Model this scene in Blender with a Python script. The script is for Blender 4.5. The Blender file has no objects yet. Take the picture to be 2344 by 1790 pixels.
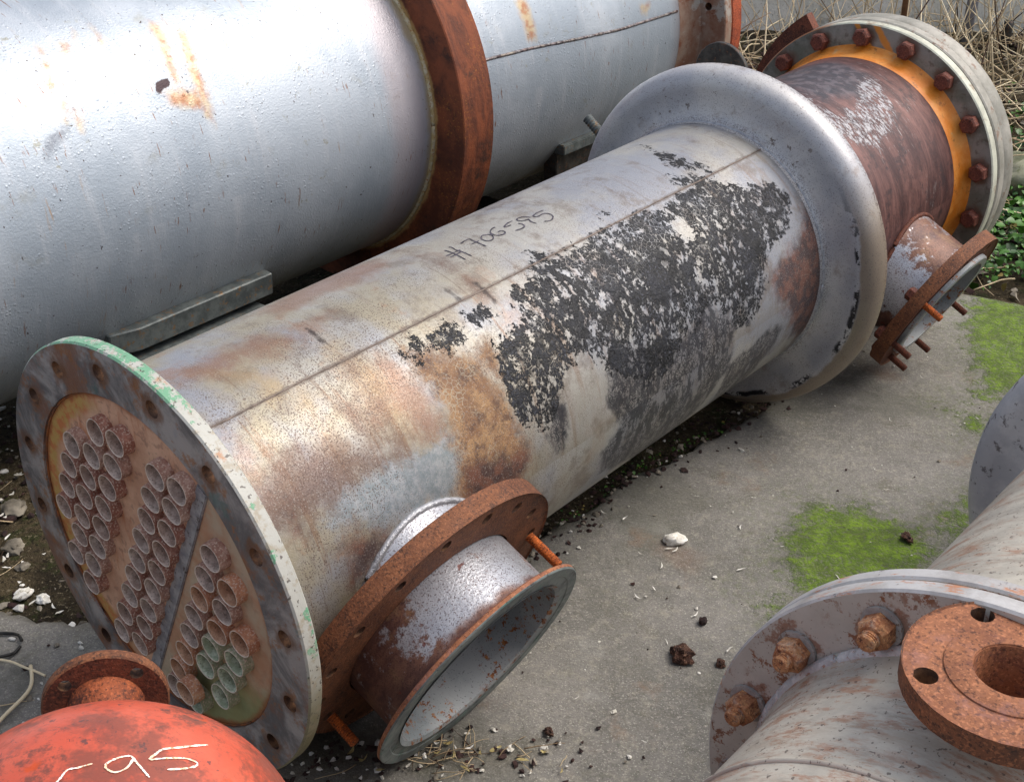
import bpy, bmesh, math, random
import numpy as np
from mathutils import Vector, Matrix, noise as mnoise

scene = bpy.context.scene
R_ = math.radians
PI = math.pi

# ------------------------------------------------------------------ camera
cam_data = bpy.data.cameras.new('camera')
cam_data.sensor_width = 36.0
cam_data.lens = 45.43
cam_data.clip_start = 0.05
cam_data.clip_end = 300.0
cam = bpy.data.objects.new('camera', cam_data)
scene.collection.objects.link(cam)
cam.location = (0.0, 0.0, 1.652)
cam.rotation_euler = (R_(90 - 30.02), 0, 0)
scene.camera = cam

# ------------------------------------------------------------------ sky and sun
SUN_EL, SUN_AZ = 55.0, 80.0          # azimuth clockwise from +Y
world = bpy.data.worlds.new('World')
scene.world = world
world.use_nodes = True
wn = world.node_tree
bg = wn.nodes['Background']
sky = wn.nodes.new('ShaderNodeTexSky')
sky.sky_type = 'NISHITA'
sky.sun_disc = False
sky.sun_elevation = R_(SUN_EL)
sky.sun_rotation = R_(SUN_AZ)
sky.dust_density = 5.0
sky.ozone_density = 0.6
hs = wn.nodes.new('ShaderNodeHueSaturation')          # thin overcast: the same sky, less blue
hs.inputs['Saturation'].default_value = 0.66
wn.links.new(sky.outputs[0], hs.inputs['Color']); wn.links.new(hs.outputs[0], bg.inputs[0])
bg.inputs[1].default_value = 0.15
sun_data = bpy.data.lights.new('sun', 'SUN')
sun_data.energy = 0.8
sun_data.angle = R_(32)
sun_data.color = (1.0, 0.965, 0.91)
sun = bpy.data.objects.new('sun', sun_data)
scene.collection.objects.link(sun)
sd = Vector((math.sin(R_(SUN_AZ)) * math.cos(R_(SUN_EL)), math.cos(R_(SUN_AZ)) * math.cos(R_(SUN_EL)), math.sin(R_(SUN_EL))))
sun.rotation_euler = sd.to_track_quat('Z', 'Y').to_euler()
scene.view_settings.view_transform = 'Standard'
scene.view_settings.look = 'None'
scene.view_settings.gamma = 1.0
scene.view_settings.use_curve_mapping = False
scene.view_settings.exposure = 0.50

# ------------------------------------------------------------------ node helper
def lin(c):
    return tuple(((x / 255.0) / 12.92 if x / 255.0 <= 0.04045 else ((x / 255.0 + 0.055) / 1.055) ** 2.4) for x in c)

class Mat:
    """Small expression builder for procedural materials."""
    def __init__(s, name):
        s.mat = bpy.data.materials.new(name)
        s.mat.use_nodes = True
        s.nt = s.mat.node_tree
        s.nt.nodes.clear()
        s.out = s.nt.nodes.new('ShaderNodeOutputMaterial')
        s.b = s.nt.nodes.new('ShaderNodeBsdfPrincipled')
        s.nt.links.new(s.b.outputs[0], s.out.inputs[0])
        tc = s.nt.nodes.new('ShaderNodeTexCoord')
        s.co = tc.outputs['Object']
        s.uv = tc.outputs['UV']
    def put(s, sock, v):
        if isinstance(v, bpy.types.NodeSocket):
            s.nt.links.new(v, sock)
        elif isinstance(v, (tuple, list)):
            v = tuple(v)
            sock.default_value = v + (1.0,) if (len(v) == 3 and sock.type == 'RGBA') else v
        else:
            sock.default_value = v
    def m(s, op, a, b=None, c=None, clamp=False):
        n = s.nt.nodes.new('ShaderNodeMath'); n.operation = op; n.use_clamp = clamp
        s.put(n.inputs[0], a)
        if b is not None: s.put(n.inputs[1], b)
        if c is not None: s.put(n.inputs[2], c)
        return n.outputs[0]
    def add(s, a, b): return s.m('ADD', a, b)
    def sub(s, a, b): return s.m('SUBTRACT', a, b)
    def mul(s, a, b, clamp=False): return s.m('MULTIPLY', a, b, clamp=clamp)
    def inv(s, a): return s.m('SUBTRACT', 1.0, a)
    def scale(s, vec, v):
        n = s.nt.nodes.new('ShaderNodeMapping'); s.put(n.inputs[0], vec); n.inputs[3].default_value = v
        return n.outputs[0]
    def noise(s, sc, detail=4.0, rough=0.6, vec=None, dist=0.0, off=0.0):
        n = s.nt.nodes.new('ShaderNodeTexNoise')
        v = s.co if vec is None else vec
        if off:
            mp = s.nt.nodes.new('ShaderNodeMapping'); s.put(mp.inputs[0], v); mp.inputs[1].default_value = (off, off * .7, -off)
            v = mp.outputs[0]
        s.put(n.inputs['Vector'], v)
        n.inputs['Scale'].default_value = sc; n.inputs['Detail'].default_value = min(detail, max(1.0, math.log2(800.0 / max(sc, 8.0))))
        n.inputs['Roughness'].default_value = rough; n.inputs['Distortion'].default_value = dist
        return n.outputs['Fac']
    def vor(s, sc, feature='DISTANCE_TO_EDGE', vec=None, out='Distance', rnd=1.0):
        n = s.nt.nodes.new('ShaderNodeTexVoronoi'); n.feature = feature
        s.put(n.inputs['Vector'], s.co if vec is None else vec)
        n.inputs['Scale'].default_value = sc; n.inputs['Randomness'].default_value = rnd
        return n.outputs[out]
    def warp(s, sc, amt, vec=None):
        n = s.nt.nodes.new('ShaderNodeTexNoise'); v = s.co if vec is None else vec
        s.put(n.inputs['Vector'], v); n.inputs['Scale'].default_value = sc; n.inputs['Detail'].default_value = 2
        a = s.nt.nodes.new('ShaderNodeVectorMath'); a.operation = 'MULTIPLY_ADD'
        s.put(a.inputs[0], n.outputs['Color']); a.inputs[1].default_value = (amt,) * 3; s.put(a.inputs[2], v)
        return a.outputs[0]
    def thr(s, x, lo, hi, smooth=True):
        n = s.nt.nodes.new('ShaderNodeMapRange')
        n.interpolation_type = 'SMOOTHSTEP' if smooth else 'LINEAR'
        s.put(n.inputs[0], x)
        if lo > hi:
            n.inputs[1].default_value = hi; n.inputs[2].default_value = lo
            n.inputs[3].default_value = 1.0; n.inputs[4].default_value = 0.0
        else:
            n.inputs[1].default_value = lo; n.inputs[2].default_value = hi
        return n.outputs[0]
    def mix(s, f, a, b, mode='MIX'):
        n = s.nt.nodes.new('ShaderNodeMix'); n.data_type = 'RGBA'; n.blend_type = mode
        s.put(n.inputs[0], f); s.put(n.inputs[6], a); s.put(n.inputs[7], b)
        return n.outputs[2]
    def fmix(s, f, a, b):
        n = s.nt.nodes.new('ShaderNodeMix'); n.data_type = 'FLOAT'
        s.put(n.inputs[0], f); s.put(n.inputs[2], a); s.put(n.inputs[3], b)
        return n.outputs[0]
    def attr(s, name):
        n = s.nt.nodes.new('ShaderNodeAttribute'); n.attribute_name = name
        return n.outputs['Fac']
    def xyz(s, vec=None):
        n = s.nt.nodes.new('ShaderNodeSeparateXYZ'); s.put(n.inputs[0], s.co if vec is None else vec)
        return n.outputs[0], n.outputs[1], n.outputs[2]
    def stain(s, name, w=0.01, amp=0.05, sc=30.0, detail=6, rough=0.65, off=0.0):
        d = s.add(s.attr(name), s.mul(s.sub(s.noise(sc, detail, rough, off=off), 0.5), amp))
        return s.thr(d, w, -w)
    def done(s, col, rough=0.6, metal=0.0, h=None, dist=0.002, strength=1.0, h2=None, d2=0.001, spec=None):
        s.put(s.b.inputs['Base Color'], col); s.put(s.b.inputs['Roughness'], rough); s.put(s.b.inputs['Metallic'], metal)
        if spec is not None: s.b.inputs['Specular IOR Level'].default_value = spec
        last = None
        for hh, dd in ((h, dist), (h2, d2)):
            if hh is None: continue
            n = s.nt.nodes.new('ShaderNodeBump'); n.inputs['Distance'].default_value = dd; n.inputs['Strength'].default_value = strength
            s.put(n.inputs['Height'], hh)
            if last is not None: s.nt.links.new(last, n.inputs['Normal'])
            last = n.outputs[0]
        if last is not None: s.nt.links.new(last, s.b.inputs['Normal'])
        return s.mat

# ------------------------------------------------------------------ objects
def link(o, parent=None):
    scene.collection.objects.link(o)
    if parent is not None: o.parent = parent
    return o

def thing(name, label, cat, mat4=None, group=None):
    o = bpy.data.objects.new(name, None)
    o.empty_display_size = 0.1
    o['label'] = label; o['category'] = cat
    if group: o['group'] = group
    if mat4 is not None: o.matrix_world = mat4
    return link(o)

def tag(o, label, cat, group=None):
    o['label'] = label; o['category'] = cat
    if group: o['group'] = group
    return o

def finish(name, bm, mats, parent=None, sharp=32.0, smooth=True):
    me = bpy.data.meshes.new(name)
    bmesh.ops.recalc_face_normals(bm, faces=bm.faces)
    if smooth:
        for f in bm.faces: f.smooth = True
        ang = R_(sharp)
        for e in bm.edges:
            if len(e.link_faces) == 2 and e.link_faces[0].normal.length > 0 and e.link_faces[1].normal.length > 0:
                if e.calc_face_angle(0) > ang: e.smooth = False
    bm.to_mesh(me); bm.free()
    for m_ in (mats if isinstance(mats, (list, tuple)) else [mats]): me.materials.append(m_)
    o = bpy.data.objects.new(name, me)
    return link(o, parent)

def raw(name, V, F, mats, parent=None, smooth=False, idx=None):
    me = bpy.data.meshes.new(name); me.from_pydata(V, [], F)
    for m_ in (mats if isinstance(mats, (list, tuple)) else [mats]): me.materials.append(m_)
    if smooth: me.polygons.foreach_set('use_smooth', [True] * len(me.polygons))
    if idx is not None: me.polygons.foreach_set('material_index', idx)
    me.update()
    return link(bpy.data.objects.new(name, me), parent)

def frame(o, x, y, z):
    M = Matrix.Identity(4)
    for i, v in enumerate((x, y, z)):
        for k in range(3): M[k][i] = v[k]
    for k in range(3): M[k][3] = o[k]
    return M

def axis_frame(o, y):
    y = Vector(y).normalized(); x = y.cross(Vector((0, 0, 1))).normalized(); z = x.cross(y)
    return frame(o, x, y, z)

def lathe(profile, seg=96, closed=False, mat=None, bm=None, mi=None, wob=0.0, a0=0.0, a1=2 * PI):
    """Spin (y, r) pairs about the local Y axis. Adds a UV map of metres along and around."""
    bm = bm or bmesh.new()
    uvl = bm.loops.layers.uv.verify()
    full = abs(a1 - a0) > 2 * PI - 1e-6
    n = seg if full else seg + 1
    rings = []
    for (y, r) in profile:
        ring = []
        for i in range(n):
            t = a0 + (a1 - a0) * i / seg
            rr = r
            if wob: rr += wob * mnoise.noise(Vector((math.cos(t) * 3, math.sin(t) * 3, y * 9)))
            v = Vector((rr * math.cos(t), y, rr * math.sin(t)))
            if mat is not None: v = mat @ v
            ring.append(bm.verts.new(v))
        rings.append(ring)
    L = len(profile)
    for j in range(L if closed else L - 1):
        A, B = rings[j], rings[(j + 1) % L]
        y0, r0 = profile[j]; y1, r1 = profile[(j + 1) % L]
        for i in range(seg):
            k = (i + 1) % n if full else i + 1
            f = bm.faces.new((A[i], A[k], B[k], B[i]))
            if mi is not None: f.material_index = mi[j] if isinstance(mi, (list, tuple)) else mi
            ta = a0 + (a1 - a0) * i / seg; tb = a0 + (a1 - a0) * (i + 1) / seg
            rm = max(r0, r1)
            uvs = ((y0 + (rm - r0), ta * rm), (y0 + (rm - r0), tb * rm), (y1 + (rm - r1), tb * rm), (y1 + (rm - r1), ta * rm))
            for lp, uvv in zip(f.loops, uvs): lp[uvl].uv = uvv
    return bm

def flange(n, hole_r, bolt_r, r_in, r_out, y0, y1, off=0.0, ch=0.003, mat=None, m_face=0, m_rim=1, m_hole=2, m_in=0, skip=()):
    """Ring plate from y0 (front) to y1 (back) with n real bolt holes."""
    bm = bmesh.new(); uvl = bm.loops.layers.uv.verify()
    step = 2 * PI / n
    NT, NS = 10, 4
    cache = {}
    def vert(x, y, z):
        k = (round(x, 5), round(y, 5), round(z, 5))
        if k not in cache:
            p = Vector((x, y, z))
            cache[k] = bm.verts.new(mat @ p if mat is not None else p)
        return cache[k]
    def P(r, t, y): return vert(r * math.cos(t), y, r * math.sin(t))
    def face(vs, mi):
        if len(set(vs)) < 3: return
        try: f = bm.faces.new(vs)
        except ValueError: return
        f.material_index = mi
    ro = r_out - ch
    for s_ in range(n):
        tc = off + s_ * step
        per = []
        for i in range(NT): per.append((ro, tc - step / 2 + step * i / NT))
        for i in range(NS): per.append((ro + (r_in - ro) * i / NS, tc + step / 2))
        for i in range(NT): per.append((r_in, tc + step / 2 - step * i / NT))
        for i in range(NS): per.append((r_in + (ro - r_in) * i / NS, tc - step / 2))
        K = len(per)
        cx, cz = bolt_r * math.cos(tc), bolt_r * math.sin(tc)
        hole = []
        for (r, t) in per:
            dx, dz = r * math.cos(t) - cx, r * math.sin(t) - cz
            l = math.hypot(dx, dz); hole.append((cx + dx / l * hole_r, cz + dz / l * hole_r))
        for yy, sgn in ((y0, 1), (y1, -1)):
            for i in range(K):
                j = (i + 1) % K
                a = P(per[i][0], per[i][1], yy); b = P(per[j][0], per[j][1], yy)
                h0 = vert(hole[i][0], yy, hole[i][1]); h1 = vert(hole[j][0], yy, hole[j][1])
                face((a, b, h1, h0) if sgn > 0 else (h0, h1, b, a), m_face)
        for i in range(K):
            j = (i + 1) % K
            face((vert(hole[i][0], y0, hole[i][1]), vert(hole[j][0], y0, hole[j][1]), vert(hole[j][0], y1, hole[j][1]), vert(hole[i][0], y1, hole[i][1])), m_hole)
        for i in range(NT):
            t0, t1 = tc - step / 2 + step * i / NT, tc - step / 2 + step * (i + 1) / NT
            for (ra, ya, rb, yb) in ((ro, y0, r_out, y0 + ch), (r_out, y0 + ch, r_out, y1 - ch), (r_out, y1 - ch, ro, y1)):
                face((P(ra, t0, ya), P(rb, t0, yb), P(rb, t1, yb), P(ra, t1, ya)), m_rim)
            face((P(r_in, t0, y0), P(r_in, t1, y0), P(r_in, t1, y1), P(r_in, t0, y1)), m_in)
    bmesh.ops.recalc_face_normals(bm, faces=bm.faces)
    return bm

def box(bm, M, sx, sy, sz, bev=0.0):
    b2 = bmesh.new()
    bmesh.ops.create_cube(b2, size=1.0, matrix=Matrix.Diagonal((sx, sy, sz, 1)))
    if bev: bmesh.ops.bevel(b2, geom=list(b2.edges), offset=bev, segments=2, affect='EDGES')
    bmesh.ops.transform(b2, matrix=M, verts=b2.verts)
    me = bpy.data.meshes.new('tmp'); b2.to_mesh(me); b2.free(); bm.from_mesh(me); bpy.data.meshes.remove(me)
    return bm

def hexhead(af, h, shank_r, shank_l, chamfer=True):
    """Hexagon head sitting on y=0 and rising towards -Y, then an optional stud end."""
    bm = bmesh.new()
    prof = [(0, 1.0), (-h * .82, 1.0), (-h, .86)]
    rings = []
    for (y, k) in prof:
        ring = []
        for i in range(6):
            t = i * PI / 3
            for q in (0, 1):
                tt = t + q * PI / 6
                rr = af / math.sqrt(3) if q == 0 else af / 2
                if k < 1: rr = af / 2 * k * 1.0
                ring.append(bm.verts.new((rr * math.cos(tt), y, rr * math.sin(tt))))
        rings.append(ring)
    for A, B in zip(rings, rings[1:]):
        for i in range(12): bm.faces.new((A[i], A[(i + 1) % 12], B[(i + 1) % 12], B[i]))
    bm.faces.new(rings[-1]); bm.faces.new(rings[0][::-1])
    bmesh.ops.recalc_face_normals(bm, faces=bm.faces)
    return bm

def stud(r, l, pitch=0.004, seg=14):
    """Threaded rod from y=0 towards +Y."""
    prof = []
    y = 0.0; k = 0
    while y < l - .002:
        prof.append((y, r if k % 2 == 0 else r * .86)); y += pitch / 2; k += 1
    prof += [(l - .001, r * .9), (l, r * .7), (l, 0.0005)]
    return lathe(prof, seg)

def tube_mesh(V, F, pts, rads, sides=5):
    base = len(V)
    for i, p in enumerate(pts):
        p = Vector(p)
        d = Vector(pts[min(i + 1, len(pts) - 1)]) - Vector(pts[max(i - 1, 0)])
        if d.length < 1e-9: d = Vector((0, 0, 1))
        d.normalize(); a = d.orthogonal().normalized(); b = d.cross(a)
        for k in range(sides):
            t = 2 * PI * k / sides
            V.append(tuple(p + (a * math.cos(t) + b * math.sin(t)) * rads[i]))
    for i in range(len(pts) - 1):
        for k in range(sides):
            q = (k + 1) % sides
            F.append((base + i * sides + k, base + i * sides + q, base + (i + 1) * sides + q, base + (i + 1) * sides + k))
    F.append(tuple(base + k for k in range(sides))[::-1]); F.append(tuple(base + (len(pts) - 1) * sides + k for k in range(sides)))

def sdf(P, polys):
    """Signed distance (inside negative) from points P (n,2) to the union of closed outlines."""
    best = np.full(len(P), 9.0)
    for poly in polys:
        A = np.array(poly, float); B = np.roll(A, -1, 0)
        lo = A.min(0) - .15; hi = A.max(0) + .15
        sel = np.where(((P >= lo) & (P <= hi)).all(1))[0]
        if not len(sel): continue
        Q = P[sel]
        d2 = np.full(len(Q), 9.0); ins = np.zeros(len(Q), bool)
        for a, b in zip(A, B):
            ab = b - a; t = np.clip(((Q - a) @ ab) / (ab @ ab + 1e-12), 0, 1)
            e = Q - a - t[:, None] * ab; d2 = np.minimum(d2, (e * e).sum(1))
            if a[1] != b[1]:
                c_ = (a[1] > Q[:, 1]) != (b[1] > Q[:, 1])
                ins ^= c_ & (Q[:, 0] < a[0] + (Q[:, 1] - a[1]) * (b[0] - a[0]) / (b[1] - a[1]))
        d = np.sqrt(d2); d = np.where(ins, -d, d)
        best[sel] = np.minimum(best[sel], d)
    return np.minimum(best, .15)

def put_attr(me, name, arr):
    at = me.attributes.new(name, 'FLOAT', 'POINT')
    at.data.foreach_set('value', np.asarray(arr, dtype=np.float32))

def paint_shell(o, R, names):
    me = o.data; n = len(me.vertices)
    co = np.empty(n * 3); me.vertices.foreach_get('co', co); co = co.reshape(-1, 3)
    ph = np.arctan2(co[:, 2], co[:, 0])
    P = np.stack([co[:, 1], ph * R], 1)
    for nm in names: put_attr(me, nm, sdf(P, STAINS[nm]))

def ribbon(name, strokes, width, mat, parent, surf, jitter=0.0, rng=None):
    """Flat hand-drawn strokes laid on a surface; surf(a, b) gives the point and normal."""
    V, F = [], []
    for st in strokes:
        pts = [Vector(p) for p in st]
        # smooth the stroke
        sm = []
        for i in range(len(pts) - 1):
            p0 = pts[max(i - 1, 0)]; p1 = pts[i]; p2 = pts[i + 1]; p3 = pts[min(i + 2, len(pts) - 1)]
            for k in range(6):
                t = k / 6
                sm.append(0.5 * ((2 * p1) + (p2 - p0) * t + (2 * p0 - 5 * p1 + 4 * p2 - p3) * t * t + (3 * p1 - p0 - 3 * p2 + p3) * t ** 3))
        sm.append(pts[-1])
        P3 = [surf(p) for p in sm]
        b0 = len(V)
        for i, (p, nrm) in enumerate(P3):
            d = P3[min(i + 1, len(P3) - 1)][0] - P3[max(i - 1, 0)][0]
            sd_ = d.cross(nrm).normalized() if d.length > 1e-9 else Vector((1, 0, 0))
            w = width * (0.7 + (rng.random() * jitter if rng else 0)) * (0.5 if i in (0, len(P3) - 1) else 1)
            V.append(tuple(p + sd_ * w / 2)); V.append(tuple(p - sd_ * w / 2))
        for i in range(len(P3) - 1):
            F.append((b0 + 2 * i, b0 + 2 * i + 1, b0 + 2 * i + 3, b0 + 2 * i + 2))
    return raw(name, V, F, mat, parent)
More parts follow.
